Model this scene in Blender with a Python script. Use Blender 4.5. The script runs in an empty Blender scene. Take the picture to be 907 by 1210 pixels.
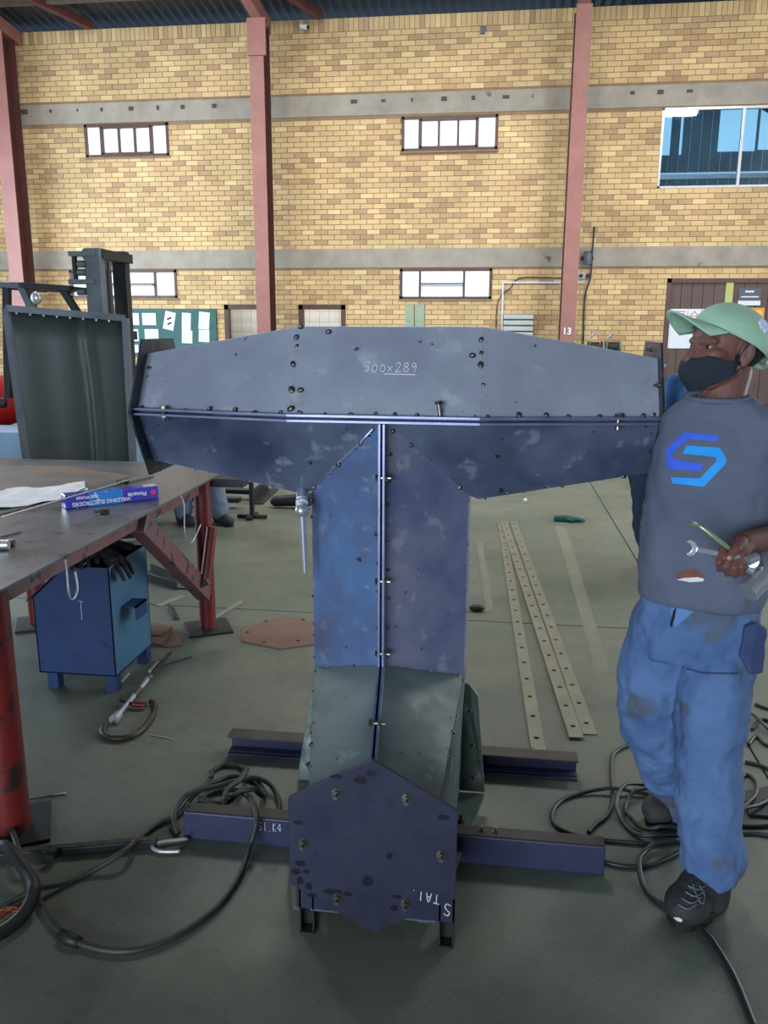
import bpy, bmesh, math, random
from mathutils import Vector, Matrix, Quaternion, noise
random.seed(7)
V = Vector
PI = math.pi
S = bpy.context.scene
COL = S.collection

# ------------------------------------------------------------------ camera
F_PX = 966.5; YAW = 0.1325; PITCH = 0.22195; ROLL = 0.0045
cy, sy, cp, sp = math.cos(YAW), math.sin(YAW), math.cos(PITCH), math.sin(PITCH)
FWD = V((-sy*cp, cy*cp, -sp)); R0 = V((cy, sy, 0)); U0 = R0.cross(FWD)
RT = R0*math.cos(ROLL)+U0*math.sin(ROLL); UP = U0*math.cos(ROLL)-R0*math.sin(ROLL)
CAM = V((0, 0, 1.65))
cd = bpy.data.cameras.new('camera'); cam = bpy.data.objects.new('camera', cd); COL.objects.link(cam)
cam.matrix_world = Matrix(((RT.x, UP.x, -FWD.x, CAM.x), (RT.y, UP.y, -FWD.y, CAM.y), (RT.z, UP.z, -FWD.z, CAM.z), (0, 0, 0, 1)))
cd.sensor_fit = 'VERTICAL'; cd.sensor_height = 24; cd.lens = 24*F_PX/1210; cd.clip_end = 200
S.camera = cam

# ------------------------------------------------------------------ world, lights, exposure
w = bpy.data.worlds.new('world'); S.world = w; w.use_nodes = True
bg = w.node_tree.nodes['Background']; bg.inputs[0].default_value = (0.52, 0.72, 1.0, 1); bg.inputs[1].default_value = 0.8
S.view_settings.view_transform = 'Standard'; S.view_settings.look = 'None'; S.view_settings.gamma = 1
S.view_settings.exposure = 0.12
def area(name, loc, target, sx, sy_, power, col):
    l = bpy.data.lights.new(name, 'AREA'); l.shape = 'RECTANGLE'; l.size = sx; l.size_y = sy_; l.energy = power; l.color = col
    o = bpy.data.objects.new(name, l); COL.objects.link(o); o.location = loc
    o.rotation_euler = (V(target)-V(loc)).to_track_quat('-Z', 'Y').to_euler(); return o
# area lamps stand in for daylight at the openings; overhead ones added, unseen
area('daylight_left_door', (-9.9, 9.0, 2.4), (0, 9.0, 2.2), 8.0, 4.6, 900, (0.70, 0.84, 1.0))
area('daylight_right_door', (6.3, 7.5, 2.5), (0, 8.5, 2.6), 7.0, 4.6, 420, (0.86, 0.93, 1.0))
area('daylight_rear_door', (-2.5, -7.8, 1.9), (-1, 4, 1.7), 7.0, 3.4, 1000, (0.80, 0.90, 1.0))
for k, x in enumerate((-6.0, -1.0, 4.0)):
    area('added_overhead_daylight', (x, 10.0, 7.4), (x, 12.2, 0), 1.2, 5.0, 560, (1.0, 0.98, 0.95))
area('added_overhead_daylight', (-3.0, 0.0, 8.4), (-1.0, 2.6, 0), 1.2, 5.0, 40, (0.80, 0.90, 1.0))

# ------------------------------------------------------------------ pixel -> world helpers (calibrated from the photograph)
def _ray(px, py): return FWD + RT*((px-453.5)/F_PX) - UP*((py-605)/F_PX)
def onX(px, py, v): d = _ray(px, py); return CAM + d*((v-CAM.x)/d.x)
def onY(px, py, v): d = _ray(px, py); return CAM + d*((v-CAM.y)/d.y)
def onZ(px, py, v=0.0): d = _ray(px, py); return CAM + d*((v-CAM.z)/d.z)

# ------------------------------------------------------------------ materials
def srgb(r, g, b):
    f = lambda c: (c/255/12.92) if c/255 <= .04045 else ((c/255+.055)/1.055)**2.4
    return (f(r), f(g), f(b), 1)
MATS = {}
def mat(name, c1, c2=None, rough=.6, metal=0, scale=8, bump=0, bscale=None, spots=None, sscale=30, sth=.62, emit=0, spec=.5, stretch=None, detail=6, r2=None, contrast=.25, clear=0):
    if name in MATS: return MATS[name]
    m = bpy.data.materials.new(name); m.use_nodes = True; nt = m.node_tree; N = nt.nodes; L = nt.links
    b = N['Principled BSDF']; b.inputs['Roughness'].default_value = rough; b.inputs['Metallic'].default_value = metal
    b.inputs['Specular IOR Level'].default_value = spec; b.inputs['Coat Weight'].default_value = clear
    c1 = srgb(*c1) if max(c1) > 1 else c1
    b.inputs['Base Color'].default_value = c1
    geo = N.new('ShaderNodeTexCoord'); mp = N.new('ShaderNodeMapping'); L.new(geo.outputs['Object'], mp.inputs[0])
    if stretch: mp.inputs['Scale'].default_value = stretch
    if c2:
        c2 = srgb(*c2) if max(c2) > 1 else c2
        n = N.new('ShaderNodeTexNoise'); n.inputs['Scale'].default_value = scale; n.inputs['Detail'].default_value = detail; n.inputs['Roughness'].default_value = .6
        L.new(mp.outputs[0], n.inputs[0])
        rp = N.new('ShaderNodeMapRange'); rp.inputs[1].default_value = .5-contrast; rp.inputs[2].default_value = .5+contrast; L.new(n.outputs[0], rp.inputs[0])
        mx = N.new('ShaderNodeMix'); mx.data_type = 'RGBA'; mx.inputs[6].default_value = c1; mx.inputs[7].default_value = c2
        L.new(rp.outputs[0], mx.inputs[0]); out = mx.outputs[2]
        if spots:
            s = N.new('ShaderNodeTexNoise'); s.inputs['Scale'].default_value = sscale; s.inputs['Detail'].default_value = 3; L.new(mp.outputs[0], s.inputs[0])
            r3 = N.new('ShaderNodeMapRange'); r3.inputs[1].default_value = sth; r3.inputs[2].default_value = sth+.05; L.new(s.outputs[0], r3.inputs[0])
            m3 = N.new('ShaderNodeMix'); m3.data_type = 'RGBA'; L.new(r3.outputs[0], m3.inputs[0]); L.new(out, m3.inputs[6]); m3.inputs[7].default_value = srgb(*spots); out = m3.outputs[2]
        L.new(out, b.inputs['Base Color'])
        if r2 is not None:
            r4 = N.new('ShaderNodeMapRange'); r4.inputs[3].default_value = rough; r4.inputs[4].default_value = r2; r4.inputs[1].default_value = .3; r4.inputs[2].default_value = .7
            L.new(n.outputs[0], r4.inputs[0]); L.new(r4.outputs[0], b.inputs['Roughness'])
    if bump:
        n2 = N.new('ShaderNodeTexNoise'); n2.inputs['Scale'].default_value = bscale or scale*3; n2.inputs['Detail'].default_value = 4; L.new(mp.outputs[0], n2.inputs[0])
        bp = N.new('ShaderNodeBump'); bp.inputs['Strength'].default_value = bump; bp.inputs['Distance'].default_value = .01
        L.new(n2.outputs[0], bp.inputs['Height']); L.new(bp.outputs[0], b.inputs['Normal'])
    if emit:
        b.inputs['Emission Color'].default_value = c1; b.inputs['Emission Strength'].default_value = emit
    MATS[name] = m; return m

# bricks: a tone of its own for every brick, from its place in the bond
BL, BH, WY = .232, .0852, 14.9
def brick_mat():
    m = bpy.data.materials.new('yellow_brick'); m.use_nodes = True; nt = m.node_tree; N = nt.nodes; L = nt.links; b = N['Principled BSDF']
    b.inputs['Roughness'].default_value = .75; b.inputs['Specular IOR Level'].default_value = .3
    g = N.new('ShaderNodeNewGeometry')
    rnd = g.outputs['Random Per Island']; oi = N.new('ShaderNodeObjectInfo')
    ad = N.new('ShaderNodeMath'); ad.operation = 'ADD'; L.new(rnd, ad.inputs[0]); L.new(oi.outputs['Random'], ad.inputs[1])
    fr = N.new('ShaderNodeMath'); fr.operation = 'FRACT'; L.new(ad.outputs[0], fr.inputs[0])
    cr = N.new('ShaderNodeValToRGB'); e = cr.color_ramp.elements
    e[0].position = 0; e[0].color = srgb(178, 146, 112); e[1].position = 1; e[1].color = srgb(228, 200, 146)
    for p, c in ((.12, (190, 156, 118)), (.3, (206, 174, 126)), (.55, (216, 184, 134)), (.8, (206, 176, 128))):
        x = e.new(p); x.color = srgb(*c)
    L.new(fr.outputs[0], cr.inputs[0])
    n = N.new('ShaderNodeTexNoise'); n.inputs['Scale'].default_value = 1.3; n.inputs['Detail'].default_value = 8; L.new(g.outputs['Position'], n.inputs[0])
    mr = N.new('ShaderNodeMapRange'); mr.inputs[1].default_value = .3; mr.inputs[2].default_value = .7; mr.inputs[3].default_value = .78; mr.inputs[4].default_value = 1.05; L.new(n.outputs[0], mr.inputs[0])
    mu = N.new('ShaderNodeMix'); mu.data_type = 'RGBA'; mu.blend_type = 'MULTIPLY'; mu.inputs[0].default_value = 1
    L.new(cr.outputs[0], mu.inputs[6]); L.new(mr.outputs[0], mu.inputs[7]); L.new(mu.outputs[2], b.inputs['Base Color'])
    return m
M_BRICK = brick_mat()
M_MORTAR = mat('mortar', (150, 124, 92), (128, 104, 78), .9, scale=6)
M_CONC = mat('band_concrete', (166, 158, 144), (138, 130, 118), .85, scale=3, bump=.2, bscale=12, spots=(92, 82, 74), sscale=3.2, sth=.70)
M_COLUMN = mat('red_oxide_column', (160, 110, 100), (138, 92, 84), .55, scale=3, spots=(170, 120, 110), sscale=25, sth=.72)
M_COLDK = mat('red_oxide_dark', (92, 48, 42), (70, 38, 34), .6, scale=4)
M_ROOF = mat('roof_sheet', (44, 50, 54), (26, 32, 36), .5, metal=.3, scale=3, stretch=(6, .6, 1))
M_PURLIN = mat('purlin', (96, 80, 68), (70, 58, 50), .6, scale=4)
M_FRAME = mat('brown_steel_frame', (94, 64, 56), (74, 50, 46), .5, scale=6)
M_FROST = mat('daylit_frosted_glass', (214, 220, 226), (196, 204, 214), .25, scale=4, emit=.62)
M_WTILE = mat('white_wall_tile', (226, 222, 212), (206, 202, 194), .25, scale=5)
M_GROUT = mat('grout', (160, 155, 145), None, .9)
M_DOOR = mat('brown_door', (96, 76, 70), (84, 66, 62), .6, scale=4)
M_DARK = mat('dark_void', (24, 24, 26), None, .9)
M_STRIP = mat('yellow_green_post', (184, 186, 116), (170, 172, 104), .5, scale=8)
M_BOARD = mat('green_notice_board', (64, 104, 100), (54, 90, 88), .8, scale=5)
M_PAPER = mat('white_paper', (226, 230, 236), (210, 216, 226), .7, scale=12)
M_PRINT = mat('grey_print', (150, 150, 160), None, .8)
M_GLASS = mat('blue_window_glass', (70, 110, 130), None, .06, spec=.8)
M_ALU = mat('aluminium', (196, 200, 200), (170, 174, 176), .35, metal=.6, scale=20)
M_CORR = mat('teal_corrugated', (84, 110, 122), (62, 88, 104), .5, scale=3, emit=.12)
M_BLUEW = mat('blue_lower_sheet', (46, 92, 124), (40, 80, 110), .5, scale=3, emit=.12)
M_RLIGHT = mat('translucent_sheet', (176, 216, 236), (160, 204, 228), .5, scale=5, emit=.75)
M_BLACK = mat('black_rubber', (22, 23, 24), (32, 34, 34), .55, scale=12, bump=.2)
M_CABLE = mat('dusty_cable', (50, 58, 54), (34, 40, 40), .55, scale=20, bump=.2)
M_CABLEB = mat('black_cable', (24, 30, 34), (34, 42, 46), .45, scale=20)
M_CHROME = mat('chrome', (214, 220, 230), (186, 194, 206), .28, metal=.75, scale=30, r2=.38)
M_STEELB = mat('bolt_steel', (150, 148, 140), (96, 92, 84), .3, metal=.9, scale=40)
M_TACK = mat('weld_bead', (128, 130, 136), (26, 26, 30), .25, metal=.85, scale=90, bump=.4)
M_RED = mat('red_paint', (122, 34, 30), (84, 24, 24), .42, scale=5, spots=(46, 30, 32), sscale=9, sth=.60, bump=.1, bscale=30)
M_REDG = mat('scuffed_red_paint', (128, 62, 58), (96, 88, 96), .45, scale=14, spots=(40, 42, 50), sscale=16, sth=.58)
M_TABLE = mat('table_steel', (112, 114, 120), (84, 86, 92), .42, metal=.45, scale=3.5, spots=(54, 56, 62), sscale=14, sth=.64, bump=.15, bscale=40, r2=.3)
M_BEAM = mat('blue_primer_beam', (48, 50, 84), (34, 38, 68), .5, scale=8, spots=(28, 30, 48), sscale=18, sth=.66)
M_BEAMT = mat('beam_top_rust', (70, 66, 62), (50, 50, 50), .6, metal=.3, scale=12)
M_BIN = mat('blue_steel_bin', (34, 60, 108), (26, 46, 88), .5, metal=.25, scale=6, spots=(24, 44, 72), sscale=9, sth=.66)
M_BROWNP = mat('brown_cut_plate', (120, 92, 76), (98, 76, 66), .55, scale=6)
M_STRIPB = mat('flat_bar_steel', (138, 138, 122), (114, 116, 104), .5, metal=.35, scale=8, spots=(90, 84, 74), sscale=10, sth=.68)
M_SHEET = mat('black_sheet', (56, 66, 64), (42, 51, 51), .5, metal=.1, scale=2, stretch=(4, 4, .3))
M_GREYM = mat('grey_machine', (104, 114, 122), (76, 84, 92), .5, metal=.2, scale=6)
M_DKMACH = mat('dark_machine', (34, 38, 42), (22, 25, 28), .5, metal=.2, scale=8)
M_REDB = mat('forklift_red', (170, 28, 28), (150, 24, 24), .3, scale=4)
M_GLOVE = mat('black_glove', (24, 26, 32), (38, 40, 46), .85, scale=25, bump=.4)
M_GGLOVE = mat('green_glove', (28, 84, 80), (20, 62, 62), .85, scale=25, bump=.4)
M_CHALK = mat('chalk', (205, 208, 218), None, .9)
M_COPPER = mat('copper_strands', (180, 120, 90), (150, 96, 74), .4, metal=.7, scale=30)
M_SKIN = mat('skin', (122, 86, 78), (100, 68, 62), .52, spec=.3, scale=14, bump=.12, bscale=70)
M_SHIRT = mat('slate_tshirt', (100, 109, 130), (84, 92, 112), .9, scale=4, bump=.8, bscale=7, spots=(54, 54, 64), sscale=26, sth=.71)
M_JEANS = mat('faded_denim', (98, 128, 174), (62, 90, 138), .9, scale=4.5, bump=.9, bscale=16, spots=(84, 96, 116), sscale=4, sth=.57)
M_BOOT = mat('worn_black_boot', (36, 36, 40), (56, 54, 56), .75, scale=18, bump=.5, bscale=50)
M_MASK = mat('black_cloth_mask', (30, 38, 50), (36, 46, 60), .9, scale=8, bump=.3, bscale=20)
M_CAP = mat('mint_cap', (166, 202, 178), (148, 188, 164), .85, scale=9, bump=.25, bscale=40)
M_HAIR = mat('short_dark_hair', (34, 28, 26), (20, 17, 16), .9, scale=80, bump=.5)
M_EYEW = mat('eye', (140, 128, 120), None, .2)
M_IRIS = mat('iris', (36, 24, 18), None, .1)
M_LOGO1 = mat('royal_blue_print', (52, 92, 226), (60, 100, 232), .7, scale=30)
M_LOGO2 = mat('sky_blue_print', (20, 152, 240), (30, 160, 244), .7, scale=30)
M_BLUSH = mat('blue_overall', (50, 92, 142), (40, 78, 124), .9, scale=8, bump=.3)
M_NAVY = mat('navy_trousers', (30, 46, 66), (24, 38, 54), .9, scale=8, bump=.3)
M_TROUSER = mat('grey_trousers', (108, 122, 140), (90, 104, 122), .9, scale=8, bump=.3)

# hood steel: blue-grey mill scale with heat tint, smears, dark spots and painted light
def steel_mat(name, a, b_, c, rough=.42, metal=.55, sc=2.2, st=None):
    m = bpy.data.materials.new(name); m.use_nodes = True; nt = m.node_tree; N = nt.nodes; L = nt.links; b = N['Principled BSDF']
    g = N.new('ShaderNodeTexCoord'); mp = N.new('ShaderNodeMapping'); L.new(g.outputs['Object'], mp.inputs[0])
    if st: mp.inputs['Scale'].default_value = st
    def noi(s, d=5, rr=.6):
        n = N.new('ShaderNodeTexNoise'); n.inputs['Scale'].default_value = s; n.inputs['Detail'].default_value = d; n.inputs['Roughness'].default_value = rr; L.new(mp.outputs[0], n.inputs[0]); return n.outputs[0]
    def rng(v, lo, hi, a0=0, a1=1):
        r = N.new('ShaderNodeMapRange'); r.inputs[1].default_value = lo; r.inputs[2].default_value = hi; r.inputs[3].default_value = a0; r.inputs[4].default_value = a1; L.new(v, r.inputs[0]); return r.outputs[0]
    def mix(f, x, y):
        q = N.new('ShaderNodeMix'); q.data_type = 'RGBA'; L.new(f, q.inputs[0])
        for i, z in ((6, x), (7, y)):
            if isinstance(z, tuple): q.inputs[i].default_value = srgb(*z)
            else: L.new(z, q.inputs[i])
        return q.outputs[2]
    n1 = noi(sc); n2 = noi(sc*4.5, 3); n3 = noi(24, 2)
    col = mix(rng(n1, .35, .65), a, b_)
    col = mix(rng(n2, .60, .68, 0, .55), col, c)
    col = mix(rng(n3, .70, .73, 0, .8), col, (30, 32, 40))
    L.new(col, b.inputs['Base Color'])
    b.inputs['Metallic'].default_value = metal
    L.new(rng(n2, .3, .7, rough-.08, rough+.14), b.inputs['Roughness'])
    bp = N.new('ShaderNodeBump'); bp.inputs['Strength'].default_value = .12; bp.inputs['Distance'].default_value = .01; L.new(noi(5, 3), bp.inputs['Height']); L.new(bp.outputs[0], b.inputs['Normal'])
    return m
M_ST_UP = steel_mat('mill_scale_upper_lit', (162, 170, 186), (134, 142, 162), (176, 182, 196), .46, .18)  # lighter copy: light on the upper faces put into the colour
M_ST_LO = steel_mat('mill_scale_lower_shaded', (114, 126, 152), (66, 76, 104), (156, 166, 190), .34, .35)  # darker copy: shade of the lower faces put into the colour
M_ST_L = steel_mat('mill_scale_blue_lit', (92, 130, 180), (92, 98, 132), (124, 134, 156), .40, .3, sc=3)  # blue light from the left painted into the left stem face
M_ST_R = steel_mat('mill_scale_violet_shaded', (128, 130, 150), (82, 92, 134), (146, 148, 160), .40, .25, sc=3)  # stem faces turned from that light, shade painted as violet grey
M_ST_G = steel_mat('mill_scale_green_shaded', (92, 106, 108), (72, 86, 84), (118, 136, 134), .46, .25)  # shade around the elbow put into its green-grey tone
M_ST_END = steel_mat('end_plate_scale_shaded', (50, 53, 76), (42, 44, 64), (40, 40, 54), .45, .35)  # shadow over the end plate put into its dark colour
M_ST_FL = steel_mat('flange_scale', (66, 72, 84), (46, 50, 60), (120, 118, 108), .4, .5, sc=6)
M_ST_GF = steel_mat('green_flange_scale', (88, 104, 96), (70, 84, 78), (60, 62, 58), .5, .3, sc=5)
M_EDGE = mat('ground_steel_edge', (136, 142, 174), (96, 102, 138), .33, metal=.5, scale=12)

def floor_mat():
    m = bpy.data.materials.new('power_floated_concrete'); m.use_nodes = True; nt = m.node_tree; N = nt.nodes; L = nt.links; b = N['Principled BSDF']
    g = N.new('ShaderNodeNewGeometry')
    def noi(s, d=5):
        n = N.new('ShaderNodeTexNoise'); n.inputs['Scale'].default_value = s; n.inputs['Detail'].default_value = d; L.new(g.outputs['Position'], n.inputs[0]); return n.outputs[0]
    def rng(v, lo, hi, a0=0, a1=1):
        r = N.new('ShaderNodeMapRange'); r.inputs[1].default_value = lo; r.inputs[2].default_value = hi; r.inputs[3].default_value = a0; r.inputs[4].default_value = a1; L.new(v, r.inputs[0]); return r.outputs[0]
    def mix(f, x, y):
        q = N.new('ShaderNodeMix'); q.data_type = 'RGBA'; L.new(f, q.inputs[0])
        for i, z in ((6, x), (7, y)):
            if isinstance(z, tuple): q.inputs[i].default_value = srgb(*z)
            else: L.new(z, q.inputs[i])
        return q.outputs[2]
    c = mix(rng(noi(.55, 8), .35, .65), (110, 114, 101), (84, 95, 84))
    c = mix(rng(noi(1.6, 6), .52, .72, 0, .55), c, (60, 70, 60))
    c = mix(rng(noi(14, 5), .5, .75, 0, .3), c, (58, 66, 58))
    c = mix(rng(noi(120, 2), .64, .7, 0, .45), c, (136, 140, 112))
    c = mix(rng(noi(90, 2), .66, .7, 0, .5), c, (34, 38, 36))
    L.new(c, b.inputs['Base Color']); L.new(rng(noi(2.2, 5), .3, .7, .42, .68), b.inputs['Roughness'])
    bp = N.new('ShaderNodeBump'); bp.inputs['Strength'].default_value = .12; bp.inputs['Distance'].default_value = .004; L.new(noi(60, 4), bp.inputs['Height']); L.new(bp.outputs[0], b.inputs['Normal'])
    return m
M_FLOOR = floor_mat()

# ------------------------------------------------------------------ object helpers
def wloc(o):
    p = V((0, 0, 0))
    while o: p += o.location; o = o.parent
    return p
def tag(o, label=None, cat=None, group=None, kind=None):
    if label: o['label'] = label
    if cat: o['category'] = cat
    if group: o['group'] = group
    if kind: o['kind'] = kind
    return o
def thing(name, label, cat, loc=(0, 0, 0), group=None):
    o = bpy.data.objects.new(name, None); COL.objects.link(o); o.location = V(loc); o.empty_display_size = .1
    return tag(o, label, cat, group)
class MB:
    def __init__(s): s.v = []; s.f = []; s.m = []; s.mi = 0
    def add(s, vs, fs):
        b = len(s.v); s.v += [V(v) for v in vs]; s.f += [tuple(b+i for i in f) for f in fs]; s.m += [s.mi]*len(fs); return s
    def box(s, c, d, rot=None):
        c = V(c); h = V(d)/2
        vs = [V((x*h.x, y*h.y, z*h.z)) for x in (-1, 1) for y in (-1, 1) for z in (-1, 1)]
        if rot is not None: vs = [rot @ v for v in vs]
        return s.add([v+c for v in vs], [(0, 1, 3, 2), (4, 6, 7, 5), (0, 4, 5, 1), (2, 3, 7, 6), (0, 2, 6, 4), (1, 5, 7, 3)])
    def bb(s, a, b): a = V(a); b = V(b); return s.box((a+b)/2, [abs(x) for x in (b-a)])
    def bar(s, a, b, wd, hd, up=(0, 0, 1)):
        a = V(a); b = V(b); d = (b-a); L_ = d.length; d.normalize(); u = V(up); r = d.cross(u)
        if r.length < 1e-4: r = V((1, 0, 0))
        r.normalize(); u = r.cross(d)
        return s.box((a+b)/2, (wd, L_, hd), Matrix((r, d, u)).transposed())
    def tube(s, pts, r, n=10, cap=True, flat=1.0):
        pts = [V(p) for p in pts]; rs = r if isinstance(r, (list, tuple)) else [r]*len(pts)
        b = len(s.v); up = None
        for i, p in enumerate(pts):
            t = (pts[min(i+1, len(pts)-1)]-pts[max(i-1, 0)])
            if t.length < 1e-9: t = V((0, 0, 1))
            t.normalize()
            if up is None: up = t.orthogonal().normalized()
            else:
                up = up-t*up.dot(t)
                up = up.normalized() if up.length > 1e-5 else t.orthogonal().normalized()
            q = t.cross(up)
            for k in range(n):
                a = 2*PI*k/n; s.v.append(p+(up*math.cos(a)+q*math.sin(a)*flat)*rs[i])
        fs = []
        for i in range(len(pts)-1):
            for k in range(n): fs.append((b+i*n+k, b+i*n+(k+1) % n, b+(i+1)*n+(k+1) % n, b+(i+1)*n+k))
        if cap: fs.append(tuple(b+k for k in reversed(range(n)))); fs.append(tuple(b+(len(pts)-1)*n+k for k in range(n)))
        s.f += fs; s.m += [s.mi]*len(fs); return s
    def cyl(s, a, b, r, r2=None, n=16): return s.tube([a, b], [r, r if r2 is None else r2], n)
    def ell(s, c, rad, rot=None, nu=14, nv=9):
        c = V(c); vs = []; fs = []
        for i in range(nv+1):
            th = PI*i/nv
            for k in range(nu):
                ph = 2*PI*k/nu; v = V((rad[0]*math.sin(th)*math.cos(ph), rad[1]*math.sin(th)*math.sin(ph), rad[2]*math.cos(th)))
                vs.append(c+(rot @ v if rot is not None else v))
        for i in range(nv):
            for k in range(nu):
                a = i*nu+k; b = i*nu+(k+1) % nu; fs.append((a, a+nu, b+nu, b))
        return s.add(vs, fs)
    def cap(s, a, b, ra, rb, n=14):   # tapered capsule
        a = V(a); b = V(b); d = (b-a).normalized(); pts = []; rs = []
        for q in (-1, -.92, -.7, -.38, 0): pts.append(a+d*ra*q); rs.append(ra*math.sqrt(max(1-q*q, .0004)))
        for q in (0, .38, .7, .92, 1): pts.append(b+d*rb*q); rs.append(rb*math.sqrt(max(1-q*q, .0004)))
        return s.tube(pts, rs, n)
    def prism(s, poly, off):   # planar polygon pushed along off
        n = len(poly); off = V(off); p = [V(q) for q in poly]
        return s.add(p+[q+off for q in p], [tuple(range(n))[::-1], tuple(range(n, 2*n))]+[(i, (i+1) % n, n+(i+1) % n, n+i) for i in range(n)])
    def build(s, name, mats, parent=None, smooth=False, bevel=0, local=False, wn=True):
        mats = mats if isinstance(mats, (list, tuple)) else [mats]
        me = bpy.data.meshes.new(name)
        if parent is not None: o0 = V((0, 0, 0)) if local else wloc(parent)
        elif local: o0 = V((0, 0, 0))
        else:
            xs = [v.x for v in s.v]; ys = [v.y for v in s.v]; zs = [v.z for v in s.v]
            o0 = V(((min(xs)+max(xs))/2, (min(ys)+max(ys))/2, min(zs)))
        me.from_pydata([v-o0 for v in s.v], [], s.f)
        for m in mats: me.materials.append(m)
        me.polygons.foreach_set('material_index', s.m)
        if smooth:
            me.polygons.foreach_set('use_smooth', [True]*len(me.polygons))
        bm = bmesh.new(); bm.from_mesh(me); bmesh.ops.recalc_face_normals(bm, faces=bm.faces); bm.to_mesh(me); bm.free()
        if smooth == 'auto': me.set_sharp_from_angle(angle=math.radians(35))
        me.update()
        o = bpy.data.objects.new(name, me); COL.objects.link(o)
        if parent is not None: o.parent = parent
        elif not local: o.location = o0
        if bevel:
            b = o.modifiers.new('bevel', 'BEVEL'); b.width = bevel; b.segments = 2; b.limit_method = 'ANGLE'; b.angle_limit = math.radians(40)
        return o
def inst(src, parent, loc, rot=None, scale=None, name=None):
    o = src.copy(); COL.objects.link(o)
    if name: o.name = name
    for k in ('label', 'category', 'group'):
        if k in o.keys(): del o[k]
    o.parent = parent; o.location = V(loc)-(wloc(parent) if parent else V((0, 0, 0)))
    o.rotation_mode = 'QUATERNION'
    if rot is not None: o.rotation_quaternion = rot
    if scale is not None: o.scale = scale if isinstance(scale, (tuple, list, Vector)) else (scale,)*3
    return o
def spline(pts, n=8, closed=False):
    pts = [V(p) for p in pts]; out = []
    for i in range(len(pts)-1):
        p0 = pts[max(i-1, 0)]; p1 = pts[i]; p2 = pts[i+1]; p3 = pts[min(i+2, len(pts)-1)]
        for k in range(n):
            t = k/n; out.append(.5*((2*p1)+(p2-p0)*t+(2*p0-5*p1+4*p2-p3)*t*t+(-p0+3*p1-3*p2+p3)*t**3))
    out.append(pts[-1]); return out
def text_obj(name, txt, size, m, o, ux, uy, parent=None, align='CENTER', depth=.0004, bold=0):
    c = bpy.data.curves.new(name, 'FONT'); c.body = txt; c.size = size; c.extrude = depth; c.align_x = align; c.align_y = 'CENTER'; c.offset = bold
    t = bpy.data.objects.new('tmp', c); COL.objects.link(t); bpy.context.view_layer.update()
    me = bpy.data.meshes.new_from_object(t); bpy.data.objects.remove(t); me.name = name
    me.materials.clear(); me.materials.append(m)
    ux = V(ux).normalized(); uy = V(uy).normalized(); uz = ux.cross(uy)
    off = wloc(parent) if parent else V((0, 0, 0)); o = V(o)
    for v in me.vertices: v.co = o+ux*v.co.x+uy*v.co.y+uz*v.co.z-off
    ob = bpy.data.objects.new(name, me); COL.objects.link(ob)
    if parent: ob.parent = parent
    return ob
STROKES = {
 '5': [[(.9, 1), (.2, 1), (.15, .55), (.6, .6), (.85, .35), (.6, .05), (.1, .08)]],
 '0': [[(.5, .75), (.15, .5), (.2, .1), (.6, 0), (.9, .3), (.75, .65), (.5, .75)]],
 'x': [[(.1, .6), (.8, 0)], [(.8, .6), (.1, 0)]],
 '2': [[(.1, .8), (.5, 1), (.85, .8), (.6, .45), (.05, 0), (.95, .05)]],
 '8': [[(.5, .55), (.15, .8), (.5, 1), (.85, .8), (.5, .55), (.1, .25), (.5, 0), (.9, .25), (.5, .55)]],
 '9': [[(.85, .75), (.5, 1), (.2, .75), (.45, .5), (.85, .7), (.8, .3), (.6, 0)]],
 'S': [[(.9, .85), (.5, 1), (.15, .75), (.8, .35), (.6, 0), (.1, .12)]],
 'T': [[(.05, 1), (.95, .95)], [(.5, 1), (.5, 0)]],
 'A': [[(.1, 0), (.5, 1), (.9, 0)], [(.25, .4), (.75, .4)]],
 '1': [[(.5, 1), (.5, 0)]], 'K': [[(.15, 1), (.15, 0)], [(.85, 1), (.15, .5), (.9, 0)]], '4': [[(.7, 0), (.7, 1), (.1, .35), (.95, .35)]], '.': [[(.4, .05), (.5, 0)]]}
def chalk(name, txt, o, ux, uy, h, wch, parent, under=None, th=.0022, m=None):
    mb = MB(); o = V(o); ux = V(ux).normalized(); uy = V(uy).normalized(); nn = ux.cross(uy)
    x = 0
    for ch in txt:
        for st in STROKES.get(ch, []):
            pts = [o+ux*(x+p[0]*wch*.8)+uy*(p[1]*h) for p in st]
            mb.tube(spline(pts, 4) if len(pts) > 2 else pts, th, 5)
        x += wch
    if under: mb.tube([o+ux*under[0]*wch-uy*h*.25, o+ux*under[1]*wch-uy*h*.3], th, 5)
    return mb.build(name, m or M_CHALK, parent)
NUTS = {}
def proto(name, mb, m, smooth=False):
    o = mb.build(name, m, None, smooth=smooth, local=True); me = o.data; bpy.data.objects.remove(o); return me
def place(me, name, parent, loc, dirv=(0, 0, 1), scale=None, spin=0):
    o = bpy.data.objects.new(name, me); COL.objects.link(o); o.parent = parent
    o.location = V(loc)-(wloc(parent) if parent else V((0, 0, 0))); o.rotation_mode = 'QUATERNION'
    o.rotation_quaternion = V(dirv).to_track_quat('Z', 'Y') @ Quaternion((0, 0, 1), spin)
    if scale is not None: o.scale = scale if isinstance(scale, (tuple, list)) else (scale,)*3
    return o
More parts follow.
